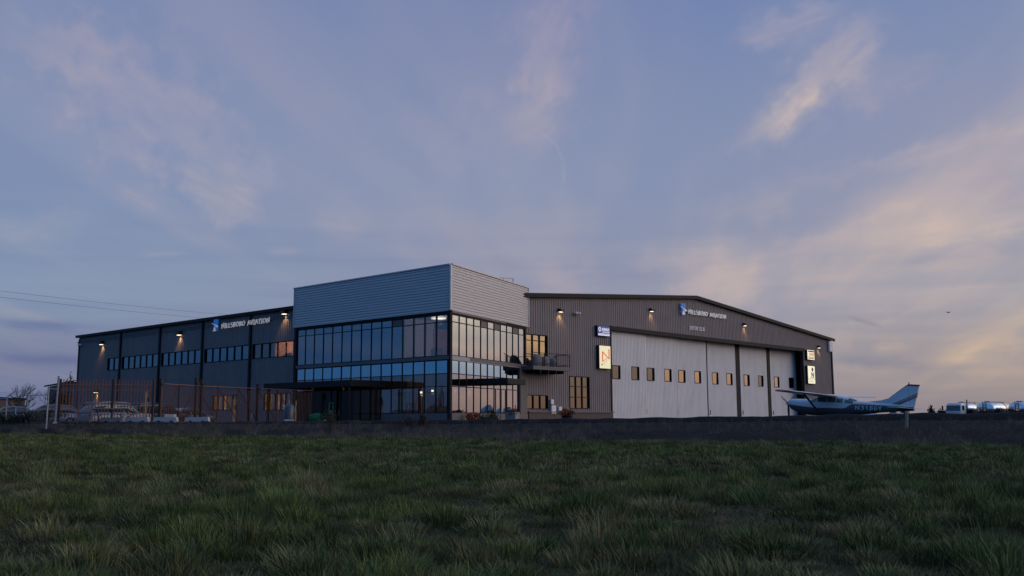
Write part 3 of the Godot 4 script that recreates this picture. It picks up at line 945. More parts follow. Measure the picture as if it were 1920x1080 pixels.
func make_office() -> void:
	var o := thing("glass_office_block", "two storey glass office block with a silver corrugated parapet at the hangar corner", "building", CORNER)
	var left := frame(Vector3(0, 0, -18.6), Vector3.BACK, Vector3.LEFT)
	var right := frame(Vector3.ZERO, along, Vector3(0.3065, 0, 0.9519))
	var length := 13.46
	curtain_wall(o, left, 0.22, 18.32, 18.32, 15, [10], 9, 11)
	curtain_wall(o, right, 0.2, 13.2, 11.95, 11, [4, 6, 9], 0, 99)
	# corner posts
	bx("corner_post", Vector3(0.02, 4.2, -0.02), Vector3(0.2, 8.1, 0.2), M.mullion, o)
	bx("end_post", Vector3(0.05, 4.2, -18.5), Vector3(0.3, 8.1, 0.3), M.trim, o)
	bx("end_post", right * Vector3(13.33, 4.2, -0.05), Vector3(0.24, 8.1, 0.24), M.trim, o, right.basis)
	# storey band, head and base
	var s := st()
	box(s, left * Vector3(9.3, 4.875, -0.02), Vector3(18.5, 0.24, 0.24), left.basis)
	box(s, right * Vector3(6.73, 4.875, -0.02), Vector3(13.46, 0.24, 0.24), right.basis)
	part("storey_band", s, M.band, o)
	s = st()
	box(s, left * Vector3(9.3, 8.12, -0.03), Vector3(18.5, 0.18, 0.2), left.basis)
	box(s, right * Vector3(6.73, 8.12, -0.03), Vector3(13.4, 0.18, 0.2), right.basis)
	part("window_head", s, M.mullion, o)
	s = st()
	box(s, right * Vector3(6.73, (PAD + 0.96) / 2, 0.0), Vector3(13.46, 0.96 - PAD, 0.36), right.basis)
	box(s, right * Vector3(12.75, 2.85, -0.02), Vector3(1.4, 3.78, 0.3), right.basis)
	part("stone_base", s, M.stone, o)
	s = st()
	box(s, left * Vector3(14.85, (PAD + 0.96) / 2, -0.01), Vector3(7.0, 0.96 - PAD, 0.34), left.basis)
	part("stone_base", s, M.stone, o)
	# parapet of silver sheet with level ribs
	s = st()
	corrugated(s, left * Transform3D(Basis(), Vector3(-0.05, 0, 0.13)), 18.6, 8.24, 11.5, 0.205, 0.045)
	corrugated(s, right * Transform3D(Basis(), Vector3(0.0, 0, 0.13)), 13.75, 8.24, 11.5, 0.205, 0.045)
	part("parapet_cladding", s, M.silver, o)
	s = st()
	box(s, Vector3(-0.1, 9.87, 0.1), Vector3(0.2, 3.28, 0.2))
	box(s, left * Vector3(-0.06, 9.87, 0.08), Vector3(0.1, 3.28, 0.26), left.basis)
	box(s, right * Vector3(13.76, 9.87, 0.08), Vector3(0.1, 3.28, 0.26), right.basis)
	box(s, left * Vector3(9.25, 11.54, 0.08), Vector3(18.85, 0.09, 0.3), left.basis)
	box(s, right * Vector3(6.85, 11.54, 0.08), Vector3(13.95, 0.09, 0.3), right.basis)
	box(s, left * Vector3(9.25, 8.22, 0.11), Vector3(18.6, 0.05, 0.16), left.basis)
	box(s, right * Vector3(6.85, 8.22, 0.11), Vector3(13.8, 0.05, 0.16), right.basis)
	part("parapet_trim", s, M.silver, o)
	s = st()
	box(s, left * Vector3(9.25, 9.9, -0.06), Vector3(18.4, 3.2, 0.1), left.basis)
	box(s, right * Vector3(6.7, 9.9, -0.06), Vector3(13.3, 3.2, 0.1), right.basis)
	span(s, Vector3(0, 8.2, -18.66), Vector3(6.3, 11.5, -18.5))
	span(s, Vector3(0, PAD, -18.66), Vector3(6.3, 8.2, -18.5))
	part("inner_wall", s, M.trim, o)
	# floors, ceiling, roof
	var plan := [Vector2(0.12, 0.08), Vector2(12.9, -4.1), Vector2(12.9, -4.16), Vector2(6.3, -4.16), Vector2(6.3, -18.5), Vector2(0.12, -18.5)]
	var flat := Transform3D(Basis(Vector3.RIGHT, Vector3.BACK, Vector3.DOWN), Vector3.ZERO)
	for e in [["ground_floor", PAD + 0.1, 0.12, "carpet"], ["upper_floor", 5.0, 0.3, "plaster"], ["ceiling", 8.25, 0.15, "plaster"], ["flat_roof", 10.6, 0.15, "roof"]]:
		s = st()
		prism(s, plan, flat.translated(Vector3(0, e[1], 0)), e[2])
		part(e[0], s, M[e[3]], o)
	s = st()
	span(s, Vector3(6.18, PAD + 0.1, -18.4), Vector3(6.28, 8.1, -4.3))
	span(s, Vector3(6.3, PAD + 0.1, -4.14), Vector3(12.5, 8.1, -4.06))
	span(s, Vector3(2.6, 5.0, -9.6), Vector3(6.2, 8.1, -9.5))
	span(s, Vector3(0.5, 5.0, -5.6), Vector3(3.6, 8.1, -5.5))
	span(s, Vector3(3.0, PAD + 0.1, -8.0), Vector3(6.2, 4.7, -7.9))
	part("partition", s, M.plaster, o)
	s = st()
	span(s, Vector3(5.6, 5.02, -5.45), Vector3(6.16, 7.2, -4.35))
	span(s, Vector3(3.5, 5.02, -5.47), Vector3(6.1, 7.5, -5.44))
	span(s, Vector3(6.1, 5.02, -10.5), Vector3(6.16, 7.5, -7.2))
	span(s, Vector3(3.2, PAD + .12, -7.86), Vector3(6.0, 2.9, -7.8))
	part("wooden_door", s, M.wood, o)
	s = st()
	span(s, Vector3(1.5, 5.02, -3.6), Vector3(3.2, 5.75, -2.4))
	span(s, Vector3(3.9, 5.02, -2.9), Vector3(5.6, 5.75, -2.1))
	span(s, Vector3(2.0, PAD + .1, -4.6), Vector3(4.6, 0.9, -3.6))
	part("desk", s, M.wood, o)
	for p in [Vector3(1.6, 7.94, -2.9), Vector3(2.4, 7.94, -1.6), Vector3(4.4, 7.94, -2.7)]:
		s = st()
		disc(s, p, Vector3.UP, 0.55, 0.08, 20)
		part("ceiling_lamp", s, M.ceiling_lens, o)
		omni("ceiling_light", CORNER + p + Vector3(0, -0.12, 0), Color(1, .88, .74), 1.1, 0.4)
	for p in [Vector3(1.3, 2.55, -3.2), Vector3(1.2, 2.45, -4.3), Vector3(1.4, 2.5, -0.9), Vector3(4.4, 2.5, -2.4), Vector3(1.5, 2.9, -14.0)]:
		s = st()
		disc(s, p, Vector3.UP, 0.085, 0.14, 10)
		var hung := part("pendant_lamp", s, M.bulb, o)
		s = st()
		tube(s, [p + Vector3(0, .14, 0), Vector3(p.x, 4.6, p.z)], [0.012], 5)
		part("cord", s, M.black, hung)
		omni("pendant_light", CORNER + p + Vector3(0, -0.15, 0), Color(1, .85, .6), 0.3, 0.08)
	# canopy over the side door
	s = st()
	span(s, Vector3(-3.6, 2.95, -17.6), Vector3(-0.12, 3.4, -6.65))
	part("entrance_canopy", s, M.trim, o)
	for z in [-17.2, -12.2, -7.0]:
		bx("canopy_post", Vector3(-3.4, 1.35, z), Vector3(0.16, 3.2, 0.16), M.trim, o)
	# canopy on the apron side, hung off the wall
	s = st()
	box(s, right * Vector3(5.65, 3.31, 1.36), Vector3(3.3, 0.42, 2.55), right.basis)
	part("glass_wall_canopy", s, M.trim, o)
	s = st()
	box(s, right * Vector3(9.0, 1.4, 0.17), Vector3(0.12, 2.9, 0.05), right.basis)
	box(s, right * Vector3(8.0, 1.4, 0.17), Vector3(0.1, 2.9, 0.05), right.basis)
	part("door_frame", s, M.mullion, o)

func make_annex() -> void:
	var a := thing("lean_to_annex", "low dark annex with a sloping roof at the far end of the hangar", "building", Vector3(0, 0, -70.05))
	var s := st()
	ribbed(s, frame(Vector3(0.0, 0, 0), Vector3.BACK, Vector3.LEFT), -8.5, 0, PAD, func(u): return 5.45 + 0.05 * u, [], 0.305, 0.045)
	part("wall", s, M.cladding, a)
	s = st()
	prism(s, [Vector2(0, PAD), Vector2(9, PAD), Vector2(9, 6.6), Vector2(0, 5.0)], frame(Vector3(0, 0, -8.6), Vector3.RIGHT, Vector3.BACK), 0.1)
	part("end_wall", s, M.cladding, a)
	s = st()
	quad(s, Vector3(-0.4, 5.62, 0), Vector3(-0.4, 5.2, -8.9), Vector3(9, 6.9, -8.9), Vector3(9, 7.3, 0), Vector3.UP)
	quad(s, Vector3(-0.4, 5.42, 0), Vector3(-0.4, 5.0, -8.9), Vector3(9, 6.7, -8.9), Vector3(9, 7.1, 0), Vector3.DOWN)
	quad(s, Vector3(-0.4, 5.42, 0), Vector3(-0.4, 5.0, -8.9), Vector3(-0.4, 5.2, -8.9), Vector3(-0.4, 5.62, 0), Vector3.LEFT)
	part("roof", s, M.trim, a)

# ------------------------------------------------------------------ signs and wall fittings
func emblem(parent: Node3D, f: Transform3D, k: float) -> void:  # two blue blocks, a white swoosh across, a white runway below
	var s := st()
	prism(s, [Vector2(-.55, .05), Vector2(-.62, 1.0), Vector2(-.12, 1.0), Vector2(-.08, .1)].map(func(p): return p * k), f, 0.12)
	prism(s, [Vector2(.02, .0), Vector2(.06, 1.0), Vector2(.62, 1.0), Vector2(.55, -.1)].map(func(p): return p * k), f, 0.12)
	prism(s, [Vector2(-.6, -.62), Vector2(-.5, -.12), Vector2(-.2, -.1), Vector2(-.42, -.8)].map(func(p): return p * k), f, 0.12)
	prism(s, [Vector2(.22, -.15), Vector2(.5, -.25), Vector2(.62, -1.0), Vector2(.3, -1.0)].map(func(p): return p * k), f, 0.12)
	part("emblem_blue", s, M.logo_blue, parent)
	s = st()
	prism(s, [Vector2(-1.2, .42), Vector2(-.2, .12), Vector2(.55, -.02), Vector2(1.0, -.32), Vector2(.5, -.42), Vector2(.1, -.12), Vector2(-.95, .3)].map(func(p): return p * k), f.translated_local(Vector3(0, 0, 0.13)), 0.06)
	prism(s, [Vector2(-.62, -1.0), Vector2(-.05, -.18), Vector2(.24, -1.0)].map(func(p): return p * k), f.translated_local(Vector3(0, 0, 0.13)), 0.06)
	part("emblem_white", s, M.letter_white, parent)

func name_sign(label: String, f: Transform3D, width: float, high: float, mark: float) -> void:
	var o := thing("letter_sign", label, "sign", Vector3.ZERO, 0, "lit name signs on the hangar")
	o.transform = f
	emblem(o, Transform3D(Basis(), Vector3(-width * 0.5 - mark * 1.75, 0.16, 0.14)), mark)
	var a := width * 0.5 * (9.0 / 18.0) * 2.0
	var kept := Transform3D(Basis(), Vector3.ZERO)
	text("word", "HILLSBORO", kept.translated(Vector3(-width / 2 + a * 0.5, 0, 0.14)), Vector2(a, high), 0.1, M.letter_white, o, slant_font)
	var b := width - a - high * 0.75
	text("word", "AVIATION", kept.translated(Vector3(width / 2 - b * 0.5, 0, 0.14)), Vector2(b, high), 0.1, M.letter_white, o, slant_font)
	var s := st()
	box(s, Vector3(0, -high * 0.1, 0.07), Vector3(width, 0.14, 0.1))
	part("raceway", s, M.trim, o)

func make_signs() -> void:
	name_sign("white lit HILLSBORO AVIATION letters with blue emblem above the white hangar doors", frame(Vector3(35.75, 11.55, 0.06), Vector3.RIGHT, Vector3.BACK), 7.7, 0.54, 0.58)
	name_sign("white lit HILLSBORO AVIATION letters with blue emblem on the long dark side wall", frame(Vector3(-0.06, 10.25, -31.75), Vector3.BACK, Vector3.LEFT), 8.6, 0.60, 0.64)
	var o := thing("radio_sign", "plain grey UNICOM lettering above the middle of the hangar doors", "sign", Vector3(33.8, 9.91, 0.06))
	text("word", "UNICOM", Transform3D(Basis(), Vector3(-0.68, 0, 0)), Vector2(1.65, 0.42), 0.04, M.sign_plain, o)
	text("word", "122.95", Transform3D(Basis(), Vector3(0.95, 0, 0)), Vector2(1.2, 0.42), 0.04, M.sign_plain, o)
	# blue box sign
	o = thing("blue_box_sign", "small blue box sign with white words above the yellow sign", "sign", Vector3(17.08, 8.52, 0.05))
	bx("casing", Vector3(0, 0, 0.13), Vector3(1.94, 0.98, 0.26), M.trim, o)
	bx("face", Vector3(0, 0, 0.27), Vector3(1.86, 0.90, 0.02), M.sign_blue, o)
	text("word", "AIRBUS", Transform3D(Basis(), Vector3(0.26, 0.15, 0.28)), Vector2(1.14, 0.27), 0.01, M.sign_white, o)
	text("word", "HELICOPTERS", Transform3D(Basis(), Vector3(0.3, -0.1, 0.28)), Vector2(1.06, 0.12), 0.01, M.sign_white, o)
	var s := st()
	disc(s, Vector3(-0.62, 0.13, 0.28), Vector3.BACK, 0.2, 0.01, 20)
	box(s, Vector3(0.0, -0.26, 0.285), Vector3(1.74, 0.05, 0.01))
	box(s, Vector3(0.0, -0.37, 0.285), Vector3(1.74, 0.09, 0.01))
	part("print", s, M.sign_white, o)
	s = st()
	disc(s, Vector3(-0.62, 0.13, 0.291), Vector3.BACK, 0.11, 0.004, 16)
	part("print", s, M.sign_blue, o)
	# yellow box sign with an angular red mark
	o = thing("yellow_box_sign", "tall glowing yellow box sign with an angular red line mark", "sign", Vector3(17.15, 6.13, 0.05))
	bx("casing", Vector3(0, 0, 0.15), Vector3(1.74, 2.14, 0.3), M.black, o)
	bx("face", Vector3(0.0, 0, 0.31), Vector3(1.66, 2.06, 0.02), M.sign_yellow, o)
	var q := [Vector2(.66, .76), Vector2(.66, -.16), Vector2(-.44, .50), Vector2(-.44, -.42), Vector2(.22, -.1)]
	s = st()
	for k in 4:
		var a: Vector2 = q[k]
		var b: Vector2 = q[k + 1]
		bar(s, Vector3(a.x * .9 - .04, a.y, 0.33), Vector3(b.x * .9 - .04, b.y, 0.33), 0.17, 0.02)
	part("red_mark", s, M.sign_red, o)
	s = st()
	bar(s, Vector3(-0.5, -0.72, 0.33), Vector3(0.3, -0.28, 0.33), 0.05, 0.015)
	box(s, Vector3(-0.5, -0.7, 0.33), Vector3(0.16, 0.12, 0.015))
	part("print", s, M.print_grey, o)
	# two cream box signs right of the doors
	o = thing("cream_box_sign", "upper cream box sign with an orange word right of the doors", "sign", Vector3(60.25, 8.36, 0.05))
	bx("casing", Vector3(0, 0, 0.15), Vector3(1.98, 1.24, 0.3), M.black, o)
	bx("face", Vector3(0, 0, 0.31), Vector3(1.92, 1.18, 0.02), M.sign_cream, o)
	s = st()
	box(s, Vector3(0.05, 0.43, 0.325), Vector3(1.66, 0.16, 0.01))
	box(s, Vector3(0.0, -0.27, 0.325), Vector3(1.66, 0.08, 0.01))
	part("print", s, M.print_teal, o)
	s = st()
	box(s, Vector3(0, -0.45, 0.325), Vector3(1.6, 0.1, 0.01))
	part("print", s, M.wood, o)
	s = st()
	for k in 4:
		prism(s, [Vector2(-.6 + .36 * k, -.16), Vector2(-.52 + .36 * k, .2), Vector2(-.24 + .36 * k, .2), Vector2(-.32 + .36 * k, -.16)], Transform3D(Basis(), Vector3(0.05, 0.05, 0.32)), 0.012)
	part("orange_mark", s, M.sign_orange, o)
	o = thing("cream_box_sign", "lower, taller cream box sign with a purple spot right of the doors", "sign", Vector3(60.15, 5.88, 0.05))
	bx("casing", Vector3(0, 0, 0.15), Vector3(1.98, 2.22, 0.3), M.black, o)
	bx("face", Vector3(0, 0, 0.31), Vector3(1.92, 2.16, 0.02), M.sign_cream, o)
	s = st()
	disc(s, Vector3(0.3, 0.66, 0.32), Vector3.BACK, 0.26, 0.012, 14)
	part("print", s, M.print_purple, o)
	s = st()
	prism(s, [Vector2(-.05, -.3), Vector2(-.05, .32), Vector2(.15, .32), Vector2(.5, -.05), Vector2(.5, .32), Vector2(.66, .32), Vector2(.66, -.3), Vector2(.48, -.3), Vector2(.13, .08), Vector2(.13, -.3)], Transform3D(Basis(), Vector3(0, 0, 0.32)), 0.012)
	box(s, Vector3(0.2, -0.36, 0.326), Vector3(1.2, 0.05, 0.012))
	box(s, Vector3(0, -0.52, 0.326), Vector3(1.86, 0.05, 0.012))
	box(s, Vector3(-0.1, -0.8, 0.326), Vector3(1.1, 0.06, 0.012))
	part("print", s, M.wood, o)
	# cameras, meter boxes
	for e in [[Vector3(-0.05, 10.07, -69.16), Vector3.LEFT, "small white twin camera by the far end of the side wall"], [Vector3(13.24, 9.86, 0.05), Vector3.BACK, "small white dome camera between the wall lamp and the blue sign"]]:
		o = thing("security_camera", e[2], "camera", e[0])
		var n: Vector3 = e[1]
		s = st()
		tube(s, [Vector3.ZERO, n * 0.3], [0.07], 8)
		part("arm", s, M.white_paint, o)
		for d in [-0.22, 0.22]:
			s = st()
			var c: Vector3 = n * 0.28 + n.cross(Vector3.UP) * d
			tube(s, [c + Vector3(0, .12, 0), c + Vector3(0, .02, 0), c + Vector3(0, -.08, 0), c + Vector3(0, -.15, 0)], [0.1, 0.16, 0.14, 0.04], 12)
			part("lens_dome", s, M.white_paint, o)
	o = thing("wall_cabinet", "pale grey cabinet high under the right eave of the hangar", "box", Vector3(66.3, 9.75, 0.06))
	bx("cabinet", Vector3(0, 0, 0.14), Vector3(0.75, 1.3, 0.26), M.sign_plain, o)
	bx("cover", Vector3(0, -0.05, 0.28), Vector3(0.6, 1.0, 0.03), M.white_paint, o)
	for e in [[Vector3(9.72, 1.98, 0.06), Vector3(0.42, 0.42, 0.16), "small white electrical box above the larger box by the low window"], [Vector3(9.85, 1.34, 0.06), Vector3(0.62, 0.72, 0.2), "larger white electrical box by the low window"], [Vector3(10.75, 1.4, 0.06), Vector3(0.4, 0.36, 0.18), "white meter box with a dark pipe, right of the other boxes"]]:
		o = thing("electrical_box", e[2], "electrical box", e[0], 0, "electrical boxes on the gable wall")
		var z: Vector3 = e[1]
		bx("casing", Vector3(0, 0, z.z / 2), z, M.white_paint, o)
		bx("cover", Vector3(0, 0, z.z + 0.01), Vector3(z.x * 0.86, z.y * 0.88, 0.02), M.sign_plain, o)
		s = st()
		tube(s, [Vector3(0, -z.y / 2, z.z / 2), Vector3(0, -z.y / 2 - 0.3, z.z / 2)], [0.03], 6)
		part("conduit", s, M.trim, o)

func wall_lamp(label: String, at: Vector3, n: Vector3, energy := 2.0, k := 1.0) -> void:
	var o := thing("wall_lamp", label, "wall lamp", Vector3.ZERO, 0, "lit lamps on the hangar walls")
	o.transform = frame(at, Vector3.UP.cross(n), n)
	var s := st()
	prism(s, [Vector2(0, .22), Vector2(.36, .12), Vector2(.38, -.04), Vector2(.30, -.1), Vector2(0, -.1)].map(func(p): return p * k), Transform3D(Basis(Vector3.BACK, Vector3.UP, Vector3.LEFT), Vector3(0.24 * k, 0, 0)), 0.48 * k)
	part("housing", s, M.black, o)
	s = st()
	box(s, Vector3(0, -0.115, 0.16) * k, Vector3(0.36, 0.03, 0.2) * k)
	part("lens", s, M.lamp_lens, o)
	var l := SpotLight3D.new()
	l.name = numbered("wall_lamp_light", self)
	l.position = at + n * 0.2 + Vector3(0, -0.19 * k, 0)
	l.basis = Basis.looking_at((Vector3.DOWN - n * 0.12).normalized(), n)
	l.light_color = Color(1, .80, .52)
	l.light_energy = 0.68 * energy * rng.randf_range(0.75, 1.2)
	l.light_size = 0.12
	l.spot_angle = 50.0
	l.spot_angle_attenuation = 0.7
	l.spot_range = 14.0
	l.spot_attenuation = 2.0
	l.shadow_enabled = true
	add_child(l)

func make_lamps() -> void:
	var f := Vector3.BACK
	wall_lamp("lit wall lamp above the balcony on the gable wall", Vector3(10.99, 9.92, 0.05), f)
	wall_lamp("lit wall lamp above the left hangar doors, left of the letters", Vector3(25.2, 11.12, 0.05), f)
	wall_lamp("lit wall lamp right of the letters above the white doors", Vector3(43.95, 11.0, 0.05), f)
	wall_lamp("lit wall lamp right of the cream signs under the eave", Vector3(63.07, 9.5, 0.05), f)
	f = Vector3.LEFT
	wall_lamp("lit wall lamp nearest the far end of the long side wall", Vector3(-0.05, 9.95, -63.26), f, 3.2, 1.4)
	wall_lamp("lit wall lamp above the middle strip windows of the side wall", Vector3(-0.05, 9.98, -44.65), f, 3.2, 1.4)
	wall_lamp("lit wall lamp beside the glass block on the side wall", Vector3(-0.05, 10.8, -24.98), f, 3.0, 1.3)
	wall_lamp("low lit wall lamp seen through the picket fence", Vector3(-0.05, 4.1, -64.1), f, 2.6, 1.3)

# ------------------------------------------------------------------ fences
func fence_run(o: Node3D, a: Vector3, b: Vector3, high: float, step: float, rails: Array, w := 0.03) -> void:
	var d := b - a
	var n := int(d.length() / step)
	var turn := Basis(Vector3.UP, atan2(-d.z, d.x))
	for y in rails:
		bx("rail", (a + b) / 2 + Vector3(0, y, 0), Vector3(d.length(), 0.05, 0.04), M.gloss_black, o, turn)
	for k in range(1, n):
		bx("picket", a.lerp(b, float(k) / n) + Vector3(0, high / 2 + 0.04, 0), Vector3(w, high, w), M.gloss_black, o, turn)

func make_fences() -> void:
	var base := 0.18
	var a := Vector3(-30.23, base, -3.26)
	var b := Vector3(-26.1, base, -0.3)
	var o := thing("picket_fence", "tall black steel picket fence glinting orange, left of the gate", "fence")
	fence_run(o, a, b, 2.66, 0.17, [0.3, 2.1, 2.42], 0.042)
	for p in [a, a.lerp(b, 0.56), b]:
		bx("post", p + Vector3(0, 1.35, 0), Vector3(0.1, 2.75, 0.1), M.bronze_dark, o, Basis(Vector3.UP, 0.43))
	# two leaves of a sliding gate
	var c := Vector3(-25.5, base, -0.6)
	var g := [c, Vector3(-22.25, base, -2.3), Vector3(-16.4, base, -4.45), Vector3(-10.6, base, -6.05)]
	var names := ["short dark gate leaf with a diagonal brace beside the picket fence", "long dark sliding gate leaf with diagonal braces in front of the side wall", "farther dark sliding gate leaf ending by the entrance canopy"]
	for k in 3:
		o = thing("sliding_gate", names[k], "gate", Vector3.ZERO, 0, "leaves of the sliding gate")
		var p: Vector3 = g[k]
		var q: Vector3 = g[k + 1]
		fence_run(o, p, q, 2.3, 0.16, [0.22, 2.5], 0.02)
		var d := (q - p)
		var m := int(round(d.length() / 2.4)) 
		for j in m + 1:
			bx("stile", p.lerp(q, float(j) / m) + Vector3(0, 1.36, 0), Vector3(0.06, 2.3, 0.05), M.bronze_dark, o, Basis(Vector3.UP, atan2(-d.z, d.x)))
		for j in m:
			var s := st()
			var u := p.lerp(q, float(j) / m) + Vector3(0, 2.45 if k > 0 else 0.3, 0)
			var v := p.lerp(q, float(j + 1) / m) + Vector3(0, 0.3 if k > 0 else 2.45, 0)
			bar(s, u, v, 0.035, 0.045)
			part("brace", s, M.bronze_dark, o)
	for e in [[g[0], "square black gate post beside the picket fence", 2.75], [g[1], "tall black gate post between the short and the long leaf", 2.95], [g[1] + Vector3(.5, 0, -.2), "slim black guide post just right of the tall gate post", 2.9], [g[2], "black post between the two long gate leaves", 2.75], [g[3], "last black gate post near the canopy", 2.7]]:
		o = thing("gate_post", e[1], "post", e[0], 0.4, "gate posts")
		bx("shaft", Vector3(0, e[2] / 2, 0), Vector3(0.14, e[2], 0.14), M.bronze_dark, o)
		bx("cap", Vector3(0, e[2] + 0.02, 0), Vector3(0.18, 0.05, 0.18), M.bronze_dark, o)
		bx("roller_bracket", Vector3(0.02, e[2] - 0.3, 0.1), Vector3(0.3, 0.14, 0.1), M.black, o)
	# white end post
	o = thing("white_fence_post", "tall white round post at the left end of the picket fence", "post", Vector3(-30.56, 0.36, -2.86))
	var s := st()
	tube(s, [Vector3(-0.03, 0, 0.03), Vector3(0.03, 2.68, 0.03)], [0.055], 10)
	part("shaft", s, M.post_white, o)
	bx("foot", Vector3(-0.05, 0.05, 0.05), Vector3(0.2, 0.1, 0.2), M.concrete, o)
	# chain-link fence running off to the left
	o = thing("chain_link_fence", "galvanised chain-link fence with barbed wire arms at the far left", "fence")
	var posts := [Vector3(-31.4, -0.35, -12.6), Vector3(-30.97, -0.33, -8.93), Vector3(-30.66, -0.17, -6.67), Vector3(-31.54, 0.08, -1.64), Vector3(-30.62, 0.1, -2.8)]
	for k in 4:
		s = st()
		var p: Vector3 = posts[k]
		tube(s, [p, p + Vector3(0, 2.3, 0)], [0.05], 8)
		part("post", s, M.galvanised, o)
		if k < 3:
			s = st()
			tube(s, [p + Vector3(0, 2.28, 0), p + Vector3(0.3, 2.62, 0.33)], [0.03], 6)
			part("barb_arm", s, M.galvanised, o)
	for k in 4:
		var p: Vector3 = posts[k]
		var q: Vector3 = posts[k + 1]
		s = st()
		tube(s, [p + Vector3(0, 2.2, 0), q + Vector3(0, 2.2 if k != 2 else 1.85, 0)], [0.025], 6)
		part("top_rail", s, M.galvanised, o)
		s = st()
		var n := int(p.distance_to(q) / 0.16)
		for j in n:
			var f0 := float(j) / n
			for sg in [-1, 1]:
				var f1: float = f0 + sg * 2.1 / p.distance_to(q)
				var hi := 2.15
				if f1 > 1.0 or f1 < 0.0:
					var lim: float = 1.0 if f1 > 1.0 else 0.0
					hi = 0.05 + 2.1 * (lim - f0) / (f1 - f0)
					f1 = lim
				bar(s, p.lerp(q, f0) + Vector3(0, .05, 0), p.lerp(q, f1) + Vector3(0, hi, 0), 0.0035, 0.0035)
		tag(part("wire_mesh", s, M.wire, o), "", "", "", "stuff")
		if k < 2:
			s = st()
			for t in [0.3, 0.65, 1.0]:
				var lift := Vector3(0.3 * t, 2.28 + 0.34 * t, 0.33 * t)
				tube(s, [p + lift, (p + q) / 2 + lift - Vector3(0, .03, 0), q + lift], [0.008], 4)
			part("barbed_wire", s, M.galvanised, o)

# ------------------------------------------------------------------ car park
func ring(x: float, y0: float, y1: float, hw: float, tuck: float) -> PackedVector3Array:  # one section of a car body, front at +x
	var h := y1 - y0
	var out := PackedVector3Array()
	for p in [[-.78, 0.0], [-.96, .12], [-1.0, .42], [-1.0 + tuck * .4, .8], [-.93 + tuck, .96], [-.8 + tuck, 1.0], [.8 - tuck, 1.0], [.93 - tuck, .96], [1.0 - tuck * .4, .8], [1.0, .42], [.96, .12], [.78, 0.0]]:
		out.append(Vector3(x, y0 + p[1] * h, p[0] * hw))
	return out

func car(label: String, at: Vector3, heading: float, shape: Dictionary, paint: Material, lit_tail := false) -> void:
	var o := thing("parked_car", label, "car", at, heading, "cars parked by the side wall")
	var l: float = shape.l
	var w: float = shape.w / 2
	var belt: float = shape.belt
	var hood: float = shape.hood
	var h: float = shape.h
	var s := st()
	var rings := []
	for r in [[.5, .34, hood * .78, .80], [.485, .26, hood * .92, .92], [.42, .22, hood, .98], [.22, .20, lerpf(hood, belt, .8), 1.0], [.10, .20, belt, 1.0], [-.2, .20, belt + .02, 1.0], [-.40, .22, shape.deck, .99], [-.47, .26, shape.deck * .98, .95], [-.5, .36, shape.deck * .86, .86]]:
		rings.append(ring(r[0] * l, r[1], r[2], r[3] * w, 0.05))
	loft(s, rings, true)
	var body := part("body", s, paint, o)
	# glasshouse and roof
	s = st()
	rings = []
	var g: Array = shape.glass
	for r in [[g[0], .02, .9], [g[1], 1.0, .78], [(g[1] + g[2]) / 2, 1.03, .79], [g[2], .98, .78], [g[3], .02, .88]]:
		var y1: float = lerpf(belt, h - .03, r[1])
		rings.append(ring(r[0] * l, belt - .12, maxf(y1, belt - .06), r[2] * w * 1.06, 0.16 * r[1]))
	loft(s, rings, true)
	part("windows", s, M.window_dark, o)
	s = st()
	rings = []
	for r in [[g[1] + .012, .965, .70], [(g[1] + g[2]) / 2, 1.0, .73], [g[2] - .012, .955, .70]]:
		rings.append(ring(r[0] * l, h * .955 * r[1], h * r[1], r[2] * w, 0.2))
	loft(s, rings, true)
	for sg in [-1.0, 1.0]:
		for e in [[g[0] + .005, belt - .02, .93, g[1], h * .965, .72], [g[3] - .003, belt - .02, .93, g[2], h * .955, .72], [(g[1] + g[2]) / 2 - .02, belt - .02, .97, (g[1] + g[2]) / 2 - .02, h * .96, .76]]:
			bar(s, Vector3(e[0] * l, e[1], e[2] * w * sg), Vector3(e[3] * l, e[4], e[5] * w * sg), .07, .06)
	part("roof", s, paint, o)
	for x in [.31, -.31]:
		for sg in [-1.0, 1.0]:
			s = st()
			tube(s, [Vector3(x * l, .33, sg * (w - .2)), Vector3(x * l, .33, sg * (w + .005))], [.33], 18)
			var tyre := part("wheel", s, M.rubber, o)
			s = st()
			tube(s, [Vector3(x * l, .33, sg * (w - .01)), Vector3(x * l, .33, sg * (w + .015))], [.21], 14)
			part("rim", s, M.chrome, tyre)
	for sg in [-1.0, 1.0]:
		bx("headlight", Vector3(.475 * l, hood * .8, sg * w * .68), Vector3(.1, .13, .3), M.chrome, o)
		bx("tail_light", Vector3(-.487 * l, shape.deck * .84, sg * w * .70), Vector3(.08, .22, .22), M.tail_red, o)
		bx("mirror", Vector3(g[0] * l - .3, belt + .05, sg * (w + .08)), Vector3(.1, .13, .18), paint, o)
	bx("bumper", Vector3(-.492 * l, .45, 0), Vector3(.12, .16, w * 1.5), M.trim, o)

func plate_sign(label: String, at: Vector3, high: float, plate: Material, size: Vector2, turn := 0.85) -> void:
	var o := thing("post_sign", label, "sign", at, turn, "small signs on posts in the car park")
	bx("post", Vector3(0, high / 2, 0), Vector3(0.06, high, 0.05), M.galvanised, o)
	bx("plate", Vector3(0, high - size.y / 2, -0.04), Vector3(size.x, size.y, 0.02), plate, o)
	bx("print", Vector3(0, high - size.y / 2, -0.055), Vector3(size.x * 0.5, size.y * 0.4, 0.01), M.print_grey if plate != M.blue_plate else M.white_paint, o)

